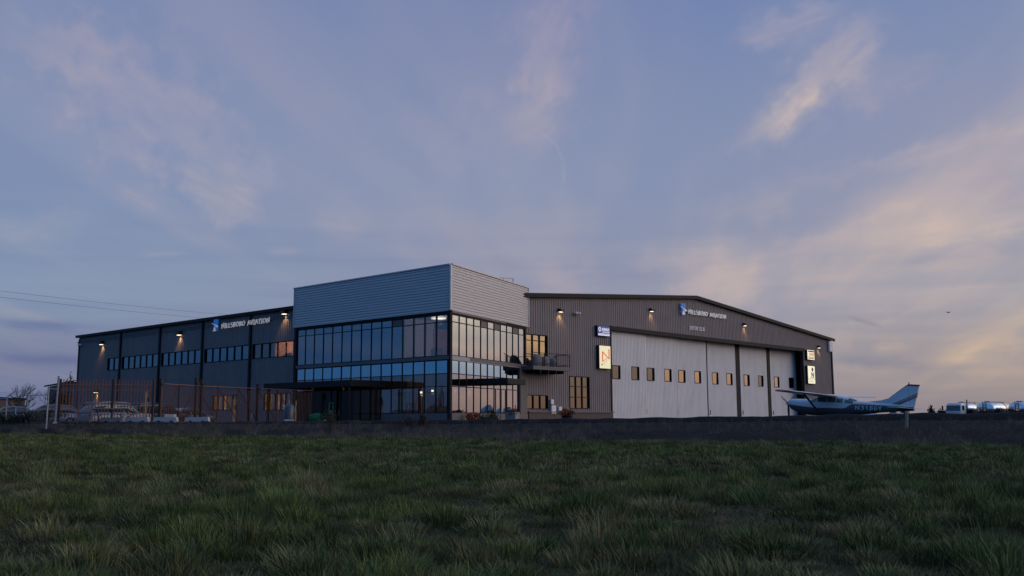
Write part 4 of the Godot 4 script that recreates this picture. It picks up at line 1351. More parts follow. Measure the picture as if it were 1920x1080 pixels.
func make_lot() -> void:
	var s := st()
	span(s, Vector3(-26.5, PAD - 0.3, -78), Vector3(-0.35, 0.0, -4.6))
	tag(part("car_park", s, M.asphalt), "", "", "", "structure")
	var suv := {"l": 4.75, "w": 1.9, "h": 1.78, "belt": 1.06, "hood": 1.0, "deck": 1.04, "glass": [.22, .08, -.42, -.49]}
	var sedan := {"l": 4.6, "w": 1.82, "h": 1.45, "belt": .92, "hood": .84, "deck": .94, "glass": [.24, .06, -.18, -.40]}
	var van := {"l": 4.9, "w": 1.95, "h": 1.75, "belt": 1.04, "hood": .98, "deck": 1.06, "glass": [.30, .12, -.40, -.48]}
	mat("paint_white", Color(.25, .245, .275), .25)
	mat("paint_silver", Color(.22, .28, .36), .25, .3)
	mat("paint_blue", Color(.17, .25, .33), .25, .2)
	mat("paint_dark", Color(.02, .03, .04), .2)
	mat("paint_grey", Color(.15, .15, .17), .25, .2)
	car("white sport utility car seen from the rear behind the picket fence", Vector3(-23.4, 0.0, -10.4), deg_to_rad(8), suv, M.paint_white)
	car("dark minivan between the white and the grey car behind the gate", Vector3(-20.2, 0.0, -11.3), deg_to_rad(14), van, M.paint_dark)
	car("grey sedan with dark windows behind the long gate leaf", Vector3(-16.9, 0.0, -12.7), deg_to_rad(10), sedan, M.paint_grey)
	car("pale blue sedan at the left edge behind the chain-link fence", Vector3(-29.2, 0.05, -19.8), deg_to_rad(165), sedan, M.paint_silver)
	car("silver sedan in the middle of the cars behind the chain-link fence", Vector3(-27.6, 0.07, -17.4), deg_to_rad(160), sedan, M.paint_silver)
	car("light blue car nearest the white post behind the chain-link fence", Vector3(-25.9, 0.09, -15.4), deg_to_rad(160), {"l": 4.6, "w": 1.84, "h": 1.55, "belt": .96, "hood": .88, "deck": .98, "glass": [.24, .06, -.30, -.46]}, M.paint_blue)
	# low concrete wheel stops on the road edge
	var where := [Vector3(-28.55, 0.43, -0.1), Vector3(-27.9, 0.43, 1.45), Vector3(-27.1, 0.43, 3.1), Vector3(-26.2, 0.42, 4.85)]
	var names := ["leftmost low concrete barrier, below the white picnic table", "second low concrete barrier from the left", "third low concrete barrier, with a block standing behind it", "rightmost of the four low concrete barriers"]
	for k in 4:
		var o := thing("concrete_barrier", names[k], "barrier", where[k], atan2(-.91, .41) + 0.1, "low concrete barriers along the road")
		s = st()
		prism(s, [Vector2(-.72, 0.03), Vector2(-.66, .27), Vector2(.66, .27), Vector2(.72, .03), Vector2(.5, 0.03), Vector2(.46, .08), Vector2(.3, .08), Vector2(.26, .03), Vector2(-.26, .03), Vector2(-.3, .08), Vector2(-.46, .08), Vector2(-.5, .03)], Transform3D(Basis(), Vector3(0, 0, -.11)), .22)
		part("block", s, M.concrete, o)
		for x in [-.38, .38]:
			bx("lifting_slot", Vector3(x, 0.04, 0), Vector3(.14, .08, .235), M.black, o)
	var q := thing("concrete_block", "square pale concrete block behind the third low barrier", "block", Vector3(-26.35, 0.38, 2.2), 0.9)
	bx("block", Vector3(0, .24, 0), Vector3(.8, .48, .5), M.concrete, q)
	bx("lifting_eye", Vector3(0, .5, 0), Vector3(.1, .05, .06), M.black, q)
	# picnic table
	q = thing("picnic_table", "white picnic table with benches in front of the picket fence", "table", Vector3(-28.9, 0.42, 0.3), deg_to_rad(-48))
	for z in [-.3, -.1, .1, .3]:
		bx("plank", Vector3(0, .76, z), Vector3(2.3, .05, .17), M.table_paint, q)
	for z in [-.75, .75]:
		bx("seat", Vector3(0, .45, z), Vector3(2.3, .05, .26), M.table_paint, q)
	for x in [-.85, .85]:
		for sg in [-1.0, 1.0]:
			s = st()
			bar(s, Vector3(x, 0, sg * .62), Vector3(x, .74, sg * .2), .08, .08)
			part("leg", s, M.table_paint, q)
		bx("crossbar", Vector3(x, .4, 0), Vector3(.06, .08, 1.6), M.table_paint, q)
	# posts that catch the sunset, small signs
	for e in [[Vector3(-24.0, 0.05, -5.2), 2.3, "thin yellow reader post between the picket fence and the gate"], [Vector3(-18.2, 0.0, -4.4), 1.9, "thin yellow reader post at the middle of the long gate"], [Vector3(-12.4, 0.0, -5.6), 1.9, "thin yellow reader post near the entrance canopy"]]:
		q = thing("reader_post", e[2], "post", e[0], 0.9, "yellow reader posts along the gate")
		bx("shaft", Vector3(0, e[1] / 2, 0), Vector3(.12, e[1], .12), M.sign_orange if false else mat("post_yellow", Color(.62, .34, .13), .35), q)
		bx("reader", Vector3(0, e[1] - .5, .1), Vector3(.16, .24, .1), M.black, q)
	plate_sign("white notice plate left of the blue plate by the long gate", Vector3(-13.4, 0, -11.6), 2.2, M.white_paint, Vector2(.34, .5))
	plate_sign("tall blue plate over a white plate beside the white notice", Vector3(-12.9, 0, -11.2), 2.5, M.blue_plate, Vector2(.3, .62))
	plate_sign("low white plate under the tall blue plate", Vector3(-12.5, 0, -11.0), 1.15, M.white_paint, Vector2(.3, .42))
	plate_sign("blue parking plate in front of the right lit ground floor window", Vector3(-8.6, 0, -13.4), 2.75, M.blue_plate, Vector2(.3, .55))
	# tractor
	q = thing("garden_tractor", "small green garden tractor with yellow wheels under the canopy", "tractor", Vector3(-10.6, 0.0, -5.0), deg_to_rad(120))
	s = st()
	var rings := []
	for r in [[.85, .55, .80, .2], [.8, .45, .92, .28], [.3, .42, 1.0, .30], [-.05, .42, 1.02, .30]]:
		rings.append(ring(r[0], r[1], r[2], r[3], .08))
	loft(s, rings)
	part("bonnet", s, M.tractor_green, q)
	s = st()
	box(s, Vector3(-.4, .5, 0), Vector3(1.0, .2, .7))
	bar(s, Vector3(-.75, .6, -.36), Vector3(-.8, 1.75, -.33), .06, .06)
	bar(s, Vector3(-.75, .6, .36), Vector3(-.8, 1.75, .33), .06, .06)
	box(s, Vector3(-.8, 1.75, 0), Vector3(.06, .06, .7))
	part("frame", s, M.tractor_green, q)
	s = st()
	box(s, Vector3(-.5, .72, 0), Vector3(.45, .14, .45))
	box(s, Vector3(-.72, .98, 0), Vector3(.12, .45, .45))
	part("seat", s, M.cover_cloth, q)
	for e in [[.62, .24, .36], [-.55, .36, .42]]:
		for sg in [-1.0, 1.0]:
			s = st()
			tube(s, [Vector3(e[0], e[1], sg * (e[2] - .12)), Vector3(e[0], e[1], sg * (e[2] + .06))], [e[1]], 18)
			var tyre := part("wheel", s, M.rubber, q)
			s = st()
			tube(s, [Vector3(e[0], e[1], sg * (e[2] + .02)), Vector3(e[0], e[1], sg * (e[2] + .075))], [e[1] * .6], 14)
			part("rim", s, M.tractor_yellow, tyre)
	# bin with a label, on a block
	q = thing("litter_bin", "dark bin with a white label standing on a pale block", "bin", Vector3(-15.3, 0.0, -2.2), 0.9)
	bx("plinth", Vector3(.1, .28, 0), Vector3(.95, .56, .6), M.concrete, q)
	s = st()
	tube(s, [Vector3(0, .56, 0), Vector3(0, 1.4, 0), Vector3(0, 1.5, 0), Vector3(0, 1.62, 0)], [.34, .36, .3, .12], 16)
	part("drum", s, M.navy_paint, q)
	bx("label", Vector3(.02, 1.2, .36), Vector3(.2, .24, .02), M.white_paint, q)
	# things on the balcony and in front of the glass
	for k in 3:
		q = thing("covered_chair", ["left rounded patio chair under a grey cover on the balcony", "middle patio chair under a grey cover on the balcony", "rightmost narrow covered patio chair on the balcony"][k], "chair", Vector3(6.75 + 1.05 * k, 4.85, 0.95), 0.1 * k, "covered chairs on the balcony")
		q.scale = Vector3.ONE * 0.9
		s = st()
		rings = []
		for r in [[0.0, .46, .44], [.25, .5, .47], [.6, .52, .46], [.9, .47, .38], [1.08, .33, .24], [1.13, .1, .08]]:
			var rr := PackedVector3Array()
			for j in 20:
				var a := TAU * j / 20
				var fold: float = 1.0 + .07 * sin(a * 7 + k * 2.0) * (1.1 - r[0]) + .04 * sin(a * 3 + k)
				rr.append(Vector3(cos(a) * r[1] * fold * (0.7 if k == 2 else 1.0), r[0] * (1.0 - .12 * k), sin(a) * r[2] * fold + .1 * r[0]))
			rings.append(rr)
		loft(s, rings)
		part("cover", s, M.cover_cloth, q)
		s = st()
		tube(s, [Vector3(-.3, .35, .5), Vector3(0, .32, .56), Vector3(.3, .35, .5)], [.015], 5)
		part("tie_cord", s, M.black, q)

# ------------------------------------------------------------------ light aircraft, nose towards the hangar
func strip(s: SurfaceTool, rows: Array) -> void:
	s.set_smooth_group(0)
	for i in rows.size() - 1:
		var c := (middle(rows[i]) + middle(rows[i + 1])) / 2
		c.x = 0
		for k in rows[i].size() - 1:
			var m: Vector3 = (rows[i][k] + rows[i + 1][k + 1]) / 2
			quad(s, rows[i][k], rows[i][k + 1], rows[i + 1][k + 1], rows[i + 1][k], m - Vector3(0, 1.45, c.z))
	s.set_smooth_group(-1)

const HULL := [
	[-2.78, 1.60, .20, .22, .22], [-2.66, 1.58, .30, .36, .38], [-2.3, 1.54, .36, .46, .46], [-1.7, 1.50, .40, .58, .52], [-1.15, 1.46, .45, .60, .56],
	[-.85, 1.44, .58, .58, .575], [-.5, 1.43, .71, .56, .58], [.3, 1.43, .74, .55, .58], [1.1, 1.43, .70, .53, .55], [1.6, 1.45, .56, .51, .49], [2.1, 1.47, .40, .47, .42],
	[3.5, 1.51, .26, .32, .26], [4.8, 1.53, .17, .22, .14], [5.55, 1.53, .10, .17, .06],
]

func hull(z: float) -> Array:
	var i := 0
	while i < HULL.size() - 2 and z > HULL[i + 1][0]:
		i += 1
	var t: float = clampf((z - HULL[i][0]) / (HULL[i + 1][0] - HULL[i][0]), 0, 1)
	var out := []
	for k in 5:
		out.append(lerpf(HULL[i][k], HULL[i + 1][k], t))
	return out

func hull_row(z: float, a0: float, a1: float, n: int, k := 1.0) -> PackedVector3Array:
	var h := hull(z)
	var out := PackedVector3Array()
	for j in n + 1:
		var a := deg_to_rad(lerpf(a0, a1, float(j) / n))
		var c := signf(cos(a)) * pow(absf(cos(a)), 0.72)
		var q := signf(sin(a)) * pow(absf(sin(a)), 0.72)
		out.append(Vector3(c * h[4] * k, h[1] + q * (h[2] if q > 0 else h[3]) * k, z))
	return out

func hull_strip(called: String, z0: float, z1: float, steps: int, a0: float, a1: float, n: int, k: float, m: Material, parent: Node, rise0 := 0.0, rise1 := 0.0) -> MeshInstance3D:
	var rows := []
	for i in steps + 1:
		var z := lerpf(z0, z1, float(i) / steps)
		var up := 24.0 * smoothstep(1.3, 2.1, z)  # the colour line climbs towards the tail
		rows.append(hull_row(z, a0 + up * rise0, a1 + up * rise1, n, k))
	var s := st()
	strip(s, rows)
	return part(called, s, m, parent)

func airfoil(x: float, z0: float, z1: float, y: float, thick: float) -> PackedVector3Array:
	var out := PackedVector3Array()
	for p in [[0.0, 0.0], [.03, .5], [.12, .85], [.3, 1.0], [.6, .68], [1.0, .04], [1.0, -.04], [.6, -.28], [.25, -.36], [.08, -.32], [.02, -.18]]:
		out.append(Vector3(x, y + p[1] * thick, lerpf(z0, z1, p[0])))
	return out

func make_airplane() -> void:
	var o := thing("light_airplane", "white and blue high wing light airplane parked right of the hangar doors", "airplane", Vector3(-3.12, -0.10, 30.37), deg_to_rad(-5.0))
	o.rotation.x = deg_to_rad(2.4)
	o.scale = Vector3.ONE * 0.85
	o.rotation.z = deg_to_rad(-1.2)
	var top := hull_strip("fuselage_upper", -2.78, 5.55, 44, -4, 184, 14, 1.0, M.hull_white, o, 1.0, -1.0)
	hull_strip("fuselage_lower", -2.78, 5.55, 44, 184, 356, 14, 1.0, M.navy_paint, o, -1.0, 1.0)
	for sg in [0, 1]:
		hull_strip("stripe", -2.5, 4.6, 36, -1.0 if sg == 0 else 181.0, 4.0 if sg == 0 else 176.0, 1, 1.006, M.white_paint, o, 1.0 if sg == 0 else -1.0, 1.0 if sg == 0 else -1.0)
		hull_strip("stripe", -2.5, 4.6, 36, -7.0 if sg == 0 else 187.0, -3.0 if sg == 0 else 183.0, 1, 1.006, M.red_paint, o, 1.0 if sg == 0 else -1.0, 1.0 if sg == 0 else -1.0)
		for w in [[-.98, -.62], [-.5, .12], [.18, .74], [.8, 1.22], [1.32, 1.85]]:
			hull_strip("cabin_window", w[0], w[1], 4, 17.0 if sg == 0 else 163.0, 47.0 if sg == 0 else 133.0, 4, 1.008, M.cabin_glass, o)
	hull_strip("windscreen", -1.14, -.62, 5, 50, 130, 8, 1.006, M.window_dark, o)
	hull_strip("rear_window", 1.5, 2.0, 4, 50, 130, 8, 1.006, M.window_dark, o)
	# seats seen through the side windows stand for the cabin
	var s := st()
	loft(s, [hull_row(-2.78, 0, 342, 18), hull_row(-2.84, 0, 342, 18, .8)], true)
	part("nose_bowl", s, M.hull_white, o)
	s = st()
	tube(s, [Vector3(0, 1.6, -2.8), Vector3(0, 1.6, -2.95), Vector3(0, 1.6, -3.08), Vector3(0, 1.6, -3.16)], [.17, .14, .08, .01], 14)
	part("spinner", s, M.polished, o)
	for k in 3:
		var a := deg_to_rad(-90.0 + 120.0 * k + 6.0)
		var d := Vector3(cos(a), sin(a), 0)
		var e := Vector3(-sin(a), cos(a), 0)
		s = st()
		var rings := []
		for r in [[.12, .05, .035], [.4, .085, .02], [.75, .075, .014], [.96, .05, .008], [1.0, .02, .004]]:
			var rr := PackedVector3Array()
			for q in 8:
				var t := TAU * q / 8
				rr.append(Vector3(0, 1.6, -2.93) + d * r[0] + e * cos(t) * r[1] + Vector3(0, 0, sin(t) * r[2] + cos(t) * .03))
			rings.append(rr)
		loft(s, rings)
		part("propeller_blade", s, M.black, o)
	for sg in [-1.0, 1.0]:
		s = st()
		loft(s, [airfoil(sg * .3, -.85, .80, 2.12, .13), airfoil(sg * 2.7, -.82, .80, 2.19, .125), airfoil(sg * 5.2, -.72, .50, 2.26, .09)])
		var wing := part("wing", s, M.white_paint, o)
		s = st()
		loft(s, [airfoil(sg * 5.2, -.72, .50, 2.26, .09), airfoil(sg * 5.42, -.60, .45, 2.26, .06), airfoil(sg * 5.52, -.35, .35, 2.24, .02)])
		part("wing_tip", s, M.red_paint, wing)
		s = st()
		bar(s, Vector3(sg * .6, 2.1, .74), Vector3(sg * 2.6, 2.17, .74), .03, .02)
		bar(s, Vector3(sg * 2.75, 2.17, .70), Vector3(sg * 5.1, 2.25, .50), .03, .02)
		part("flap_gap", s, M.print_grey, wing)
		s = st()
		var rings := []
		for t in [0.0, 1.0]:
			var p := Vector3(sg * .54, 1.02, -.35).lerp(Vector3(sg * 2.75, 2.17, -.2), t)
			var rr := PackedVector3Array()
			for q in 10:
				var a := TAU * q / 10
				rr.append(p + Vector3(0, sin(a) * .035, cos(a) * .09))
			rings.append(rr)
		loft(s, rings)
		part("wing_strut", s, M.navy_paint, o)
		s = st()
		loft(s, [airfoil(sg * .1, 4.55, 5.55, 1.50, .06), airfoil(sg * 1.95, 4.8, 5.5, 1.52, .035)])
		part("tailplane", s, M.white_paint, o)
		s = st()
		tube(s, [Vector3(sg * .4, .95, .75), Vector3(sg * .95, .5, .78), Vector3(sg * 1.18, .24, .8)], [.05, .04, .035], 8)
		part("gear_leg", s, M.white_paint, o)
		s = st()
		tube(s, [Vector3(sg * 1.12, .23, .8), Vector3(sg * 1.30, .23, .8)], [.23], 16)
		var wheel := part("wheel", s, M.rubber, o)
		s = st()
		tube(s, [Vector3(sg * 1.11, .23, .8), Vector3(sg * 1.31, .23, .8)], [.1], 12)
		part("hub", s, M.galvanised, wheel)
	s = st()
	tube(s, [Vector3(0, 1.0, -2.0), Vector3(0, .36, -2.05)], [.05], 8)
	box(s, Vector3(0, .3, -2.05), Vector3(.22, .06, .1))
	part("nose_gear_leg", s, M.black, o)
	s = st()
	tube(s, [Vector3(-.07, .1, -2.05), Vector3(.07, .1, -2.05)], [.2], 14)
	part("nose_wheel", s, M.rubber, o)
	# swept fin with its dorsal fillet, red cap and stripes
	var f := Transform3D(Basis(Vector3.BACK, Vector3.UP, Vector3.LEFT), Vector3(.05, 0, 0))
	s = st()
	prism(s, [Vector2(2.3, 1.80), Vector2(3.5, 1.94), Vector2(4.05, 2.1), Vector2(5.1, 2.86), Vector2(5.86, 2.83), Vector2(5.52, 1.4), Vector2(4.2, 1.55)], f, .10)
	var fin := part("fin", s, M.hull_white, o)
	s = st()
	prism(s, [Vector2(5.1, 2.86), Vector2(5.22, 2.96), Vector2(5.9, 2.93), Vector2(5.86, 2.83)], f.translated_local(Vector3(0, 0, -.01)), .12)
	bar(s, Vector3(0, 2.1, 4.03), Vector3(0, 2.88, 5.1), .05, .04)
	part("fin_cap", s, M.red_paint, fin)
	s = st()
	tube(s, [Vector3(0, 2.94, 5.22), Vector3(0, 3.08, 5.26)], [.03], 6)
	part("beacon", s, M.red_paint, fin)
	for e in [[0.0, .055, "black"], [.11, .075, "red_paint"], [.22, .05, "black"]]:
		s = st()
		var y0: float = 1.66 - e[0]
		prism(s, [Vector2(4.0 + e[0] * 1.8, 1.64), Vector2(4.0 + e[0] * 1.8 + e[1] * 2.4, 1.64), Vector2(5.76 - e[0] * .24, 2.42 - e[0] - e[1]), Vector2(5.78 - e[0] * .24, 2.42 - e[0])], f.translated_local(Vector3(0, 0, -.006)), .112)
		part("fin_stripe", s, M[e[2]], fin)
	bx("rudder_gap", Vector3(0, 2.16, 5.28), Vector3(.106, 1.3, .015), M.print_grey, fin, Basis.from_euler(Vector3(-.42 + .25, 0, 0)))
	# registration on the side that faces the field
	text("registration", "N3186Y", Transform3D(Basis(Vector3(.115, 0, .993), Vector3.UP, Vector3(-.993, 0, .115)), Vector3(-.405, 1.45, 2.88)), Vector2(1.65, .32), .02, M.white_paint, o, slant_font)
	text("registration", "N3186Y", Transform3D(Basis(Vector3(.115, 0, -.993), Vector3.UP, Vector3(.993, 0, .115)), Vector3(.405, 1.45, 2.88)), Vector2(1.65, .32), .02, M.white_paint, o, slant_font)
	bx("step", Vector3(-.6, .86, .4), Vector3(.2, .03, .18), M.black, o)

# ------------------------------------------------------------------ fuel tankers far right
func tank(o: Node3D, x0: float, x1: float) -> void:
	var s := st()
	var rings := []
	for e in [[x0 - .22, .35], [x0 - .12, .78], [x0, 1.0], [x1, 1.0], [x1 + .12, .78], [x1 + .22, .35]]:
		var r := PackedVector3Array()
		for k in 24:
			var a := TAU * k / 24
			r.append(Vector3(e[0], 2.0 + sin(a) * .92 * e[1], cos(a) * 1.2 * e[1]))
		rings.append(r)
	loft(s, rings)
	var t := part("tank", s, M.polished, o)
	bx("manway_rail", Vector3((x0 + x1) / 2, 2.98, 0), Vector3((x1 - x0) * .8, .14, .7), M.galvanised, t)
	for x in [x0 + .05, lerpf(x0, x1, .33), lerpf(x0, x1, .66), x1 - .05]:
		s = st()
		rings = []
		for dx in [-.03, .03]:
			var r := PackedVector3Array()
			for k in 24:
				var a := TAU * k / 24
				r.append(Vector3(x + dx, 2.0 + sin(a) * .935, cos(a) * 1.215))
			rings.append(r)
		loft(s, rings)
		part("hoop", s, M.galvanised, t)
	s = st()
	for sg in [-.22, .22]:
		bar(s, Vector3(x0 - .3, .9, sg), Vector3(x0 - .3, 3.0, sg), .05, .05)
	for k in 7:
		box(s, Vector3(x0 - .3, 1.05 + .3 * k, 0), Vector3(.05, .04, .44))
	part("ladder", s, M.trim, o)
	s = st()
	span(s, Vector3(x0, .75, -.5), Vector3(x1, 1.05, .5))
	part("chassis", s, M.trim, o)
	for x in [x0 + .8, x0 + 2.0]:
		for sg in [-1.0, 1.0]:
			s = st()
			tube(s, [Vector3(x, .5, sg * .7), Vector3(x, .5, sg * 1.2)], [.5], 18)
			part("wheel", s, M.rubber, o)

func make_trucks() -> void:
	var base := PAD
	var o := thing("tanker_lorry", "white cabbed tanker lorry, leftmost of the tankers at the right edge", "lorry", Vector3(92.6, base, 8.05), deg_to_rad(176))
	tank(o, -4.6, 1.2)
	var s := st()
	var rings := []
	for e in [[3.6, .55, 1.5, .95], [3.58, .5, 1.75, 1.05], [3.3, .5, 2.62, 1.08], [2.9, .5, 2.85, 1.08], [1.8, .5, 2.85, 1.08]]:
		rings.append(ring(e[0], e[1], e[2], e[3], .04))
	loft(s, rings)
	var cab := part("cab", s, M.white_paint, o)
	bx("windscreen", Vector3(3.45, 2.1, 0), Vector3(.06, .80, 1.9), M.window_dark, cab, Basis(Vector3.BACK, 0.3))
	for sg in [-1.0, 1.0]:
		bx("side_window", Vector3(2.75, 2.15, sg * 1.09), Vector3(.8, .65, .03), M.window_dark, cab)
		bx("mirror", Vector3(3.6, 2.15, sg * 1.45), Vector3(.1, .6, .2), M.black, cab)
		bx("headlight", Vector3(3.62, .95, sg * .8), Vector3(.06, .16, .3), M.chrome, cab)
	bx("bumper", Vector3(3.62, .65, 0), Vector3(.14, .3, 2.2), M.chrome, cab)
	s = st()
	tube(s, [Vector3(1.5, 1.0, -1.15), Vector3(1.5, 3.3, -1.15)], [.08], 8)
	part("exhaust_stack", s, M.black, o)
	for sg in [-1.0, 1.0]:
		s = st()
		tube(s, [Vector3(2.9, .5, sg * .7), Vector3(2.9, .5, sg * 1.15)], [.5], 18)
		part("wheel", s, M.rubber, o)
	for k in 2:
		o = thing("tanker_trailer", ["polished tanker trailer with a ladder, just right of the white cab", "polished tanker trailer cut by the right edge of the photograph"][k], "trailer", [Vector3(90.4, base, 11.65), Vector3(91.5, base, 15.5)][k], deg_to_rad(-4), "polished tanker trailers")
		tank(o, 0.0, 7.5)

# ------------------------------------------------------------------ far things
func leafy(s: SurfaceTool, c: Vector3, r: Vector3, n: int, size: float, clumps := 9) -> void:  # many leaf-sized faces spread through a crown in clumps
	var at := []
	for k in clumps:
		var d := Vector3(rng.randfn(), rng.randfn(), rng.randfn()).normalized() * rng.randf_range(.35, .8)
		at.append([c + d * r, rng.randf_range(.3, .55)])
	for k in n:
		var e: Array = at[rng.randi() % clumps]
		var p: Vector3 = e[0] + Vector3(rng.randfn(), rng.randfn(), rng.randfn()) * r * e[1] * .55
		var b := Basis.from_euler(Vector3(rng.randf() * TAU, rng.randf() * TAU, 0))
		var z := size * rng.randf_range(.6, 1.4)
		s.add_vertex(p + b * Vector3(-z * .4, 0, 0))
		s.add_vertex(p + b * Vector3(0, z * .15, z))
		s.add_vertex(p + b * Vector3(z * .4, 0, 0))
		s.add_vertex(p + b * Vector3(-z * .4, 0, 0))
		s.add_vertex(p + b * Vector3(z * .4, 0, 0))
		s.add_vertex(p + b * Vector3(0, z * .15, -z))

func branches(s: SurfaceTool, p: Vector3, d: Vector3, l: float, r: float, depth: int) -> void:
	var q := p + d * l * .5 + Vector3(rng.randfn(), rng.randfn() * .3, rng.randfn()) * l * .04
	var e := p + d * l
	tube(s, [p, q, e], [r, r * .85, r * .68], 5, false)
	if depth == 0:
		return
	for k in (3 if depth > 1 else 4):
		var n := (d + Vector3(rng.randfn() * .42, rng.randf_range(.0, .35), rng.randfn() * .42)).normalized()
		branches(s, p.lerp(e, rng.randf_range(.55, 1.0)), n, l * rng.randf_range(.55, .8), r * .6, depth - 1)

func bare_tree(label: String, at: Vector3, high: float, stems: int) -> void:
	var o := thing("bare_tree", label, "tree", at, 0, "bare trees left of the hangar")
	var s := st()
	tube(s, [Vector3.ZERO, Vector3(.03, high * .25, 0)], [.09, .06], 6)
	part("trunk", s, M.bark, o)
	s = st()
	for k in stems:
		branches(s, Vector3(.02, high * rng.randf_range(.1, .24), 0), Vector3(rng.randfn() * .3, 1, rng.randfn() * .3).normalized(), high * .33, .04, 3)
	part("crown", s, M.bark, o)

func leafy_tree(called: String, label: String, at: Vector3, high: float, wide: float, m: Material, n: int, leaf: float, group: String) -> void:
	var o := thing(called, label, "tree" if "tree" in called else "shrub", at, 0, group)
	var s := st()
	tube(s, [Vector3.ZERO, Vector3(0, high * .6, 0)], [high * .03, high * .012], 6)
	part("trunk", s, M.bark, o)
	s = st()
	leafy(s, Vector3(0, high * .58, 0), Vector3(wide, high * .42, wide), n, leaf)
	part("crown", s, m, o)

func make_far() -> void:
	mat("far_leaf", Color(.03, .035, .03), .9)
	mat("far_brown", Color(.16, .11, .10), .9)
	mat("far_white", Color(.6, .6, .62), .8)
	# beyond the apron on the right
	var spots := [[415, -123, 5.0], [417, -118, 4.0], [418, -106, 5.5], [418.5, -103, 4.4], [417, -99, 3.6], [398, -85, 4.2], [405, -78, 5.0]]
	for k in spots.size():
		var e: Array = spots[k]
		leafy_tree("distant_tree", "%s small dark tree on the skyline right of the airplane" % ["leftmost", "second", "third", "fourth", "fifth", "sixth", "rightmost"][k], Vector3(e[0], PAD, e[1]), e[2] + 1.2, 2.0, M.far_leaf, 260, .55, "small trees on the skyline")
	var o := thing("distant_building", "long low dark building on the skyline right of the airplane tail", "building", Vector3(419, PAD, -98.0), deg_to_rad(42))
	bx("wall", Vector3(0, 1.7, 0), Vector3(12, 3.6, 6), M.trim, o)
	bx("roof", Vector3(0, 3.7, 0), Vector3(12.6, .4, 6.6), M.trim, o)
	for x in [-4.0, -1.3, 1.3, 4.0]:
		bx("window", Vector3(x, 2.3, 3.02), Vector3(1.4, 1.0, .05), M.window_dark, o)
	o = thing("distant_building", "low pale building on the skyline left of the white cab", "building", Vector3(418, PAD, -82.0), deg_to_rad(42))
	bx("wall", Vector3(0, 1.6, 0), Vector3(11, 3.6, 6), M.far_white, o)
	bx("roof", Vector3(0, 3.6, 0), Vector3(11.6, .5, 6.6), M.far_white, o)
	for x in [-3.0, 1.0]:
		bx("door", Vector3(x, 1.6, 3.02), Vector3(2.4, 2.8, .05), M.trim, o)
	for k in 3:
		o = thing("distant_van", ["white van far behind the airplane tail, leftmost", "white van far behind the airplane tail, middle", "white van far behind the airplane tail, rightmost"][k], "van", [Vector3(214, PAD, -67), Vector3(224, PAD, -58), Vector3(231, PAD, -53)][k], deg_to_rad(48))
		bx("body", Vector3(0, 1.3, 0), Vector3(5.0, 1.9, 2.0), M.white_paint, o)
		bx("cab", Vector3(2.9, 1.0, 0), Vector3(.9, 1.2, 1.9), M.white_paint, o)
		for x in [-1.6, 2.2]:
			bx("wheel", Vector3(x, .35, .95), Vector3(.7, .7, .2), M.rubber, o)
	# left
	o = thing("distant_building", "flat roofed brown building at the left edge behind the parked cars", "building", Vector3(-6.0, PAD, -92.0), deg_to_rad(-48))
	bx("wall", Vector3(0, 1.75, 0), Vector3(13.5, 4.0, 8), M.far_brown, o)
	bx("parapet", Vector3(0, 3.85, 0), Vector3(13.8, .3, 8.3), M.trim, o)
	for x in [-3.0, 0.5, 3.6]:
		bx("window", Vector3(x, 2.2, 4.02), Vector3(1.4, 1.3, .05), M.window_dark, o)
	var l := thing("wall_lamp", "small lit lamp on the flat roofed brown building", "wall lamp", Vector3(-6.0, PAD, -92.0), deg_to_rad(-48))
	bx("lens", Vector3(2.2, 1.9, 4.15), Vector3(.45, .25, .12), M.lamp_lens, l)
	bx("housing", Vector3(2.2, 2.1, 4.15), Vector3(.5, .15, .24), M.black, l)
	# two slack wires across the sky at the left
	for k in 2:
		var a: Vector3 = [Vector3(-35.19, 7.8, -4.05), Vector3(-35.17, 7.45, -4.05)][k]
		var b: Vector3 = [Vector3(18.68, 12.7, -42.58), Vector3(18.69, 12.1, -42.58)][k]
		var s := st()
		var pts := []
		for j in 25:
			var t := j / 24.0
			pts.append(a.lerp(b, t) - Vector3(0, 0.35 * 4 * t * (1 - t), 0))
		tube(s, pts, [.007], 5)
		tag(part("overhead_wire", s, M.trim), ["upper of two thin overhead wires left of the hangar", "lower of two thin overhead wires left of the hangar"][k], "wire", "thin overhead wires")
	# a tiny aircraft in flight
	o = thing("flying_airplane", "tiny dark airplane flying high at the right", "airplane", Vector3(804.7, 90.0, -216.9), deg_to_rad(-120))
	o.scale = Vector3.ONE * 0.6
	var s := st()
	tube(s, [Vector3(0, 0, -2.6), Vector3(0, .1, -2), Vector3(0, .1, 0), Vector3(0, .3, 2.8)], [.1, .55, .6, .1], 10)
	part("fuselage", s, M.trim, o)
	bx("wing", Vector3(0, .7, -.4), Vector3(9.5, .14, 1.3), M.trim, o)
	bx("tailplane", Vector3(0, .4, 2.6), Vector3(3.2, .1, .7), M.trim, o)
	bx("fin", Vector3(0, 1.0, 2.6), Vector3(.1, 1.3, .8), M.trim, o)

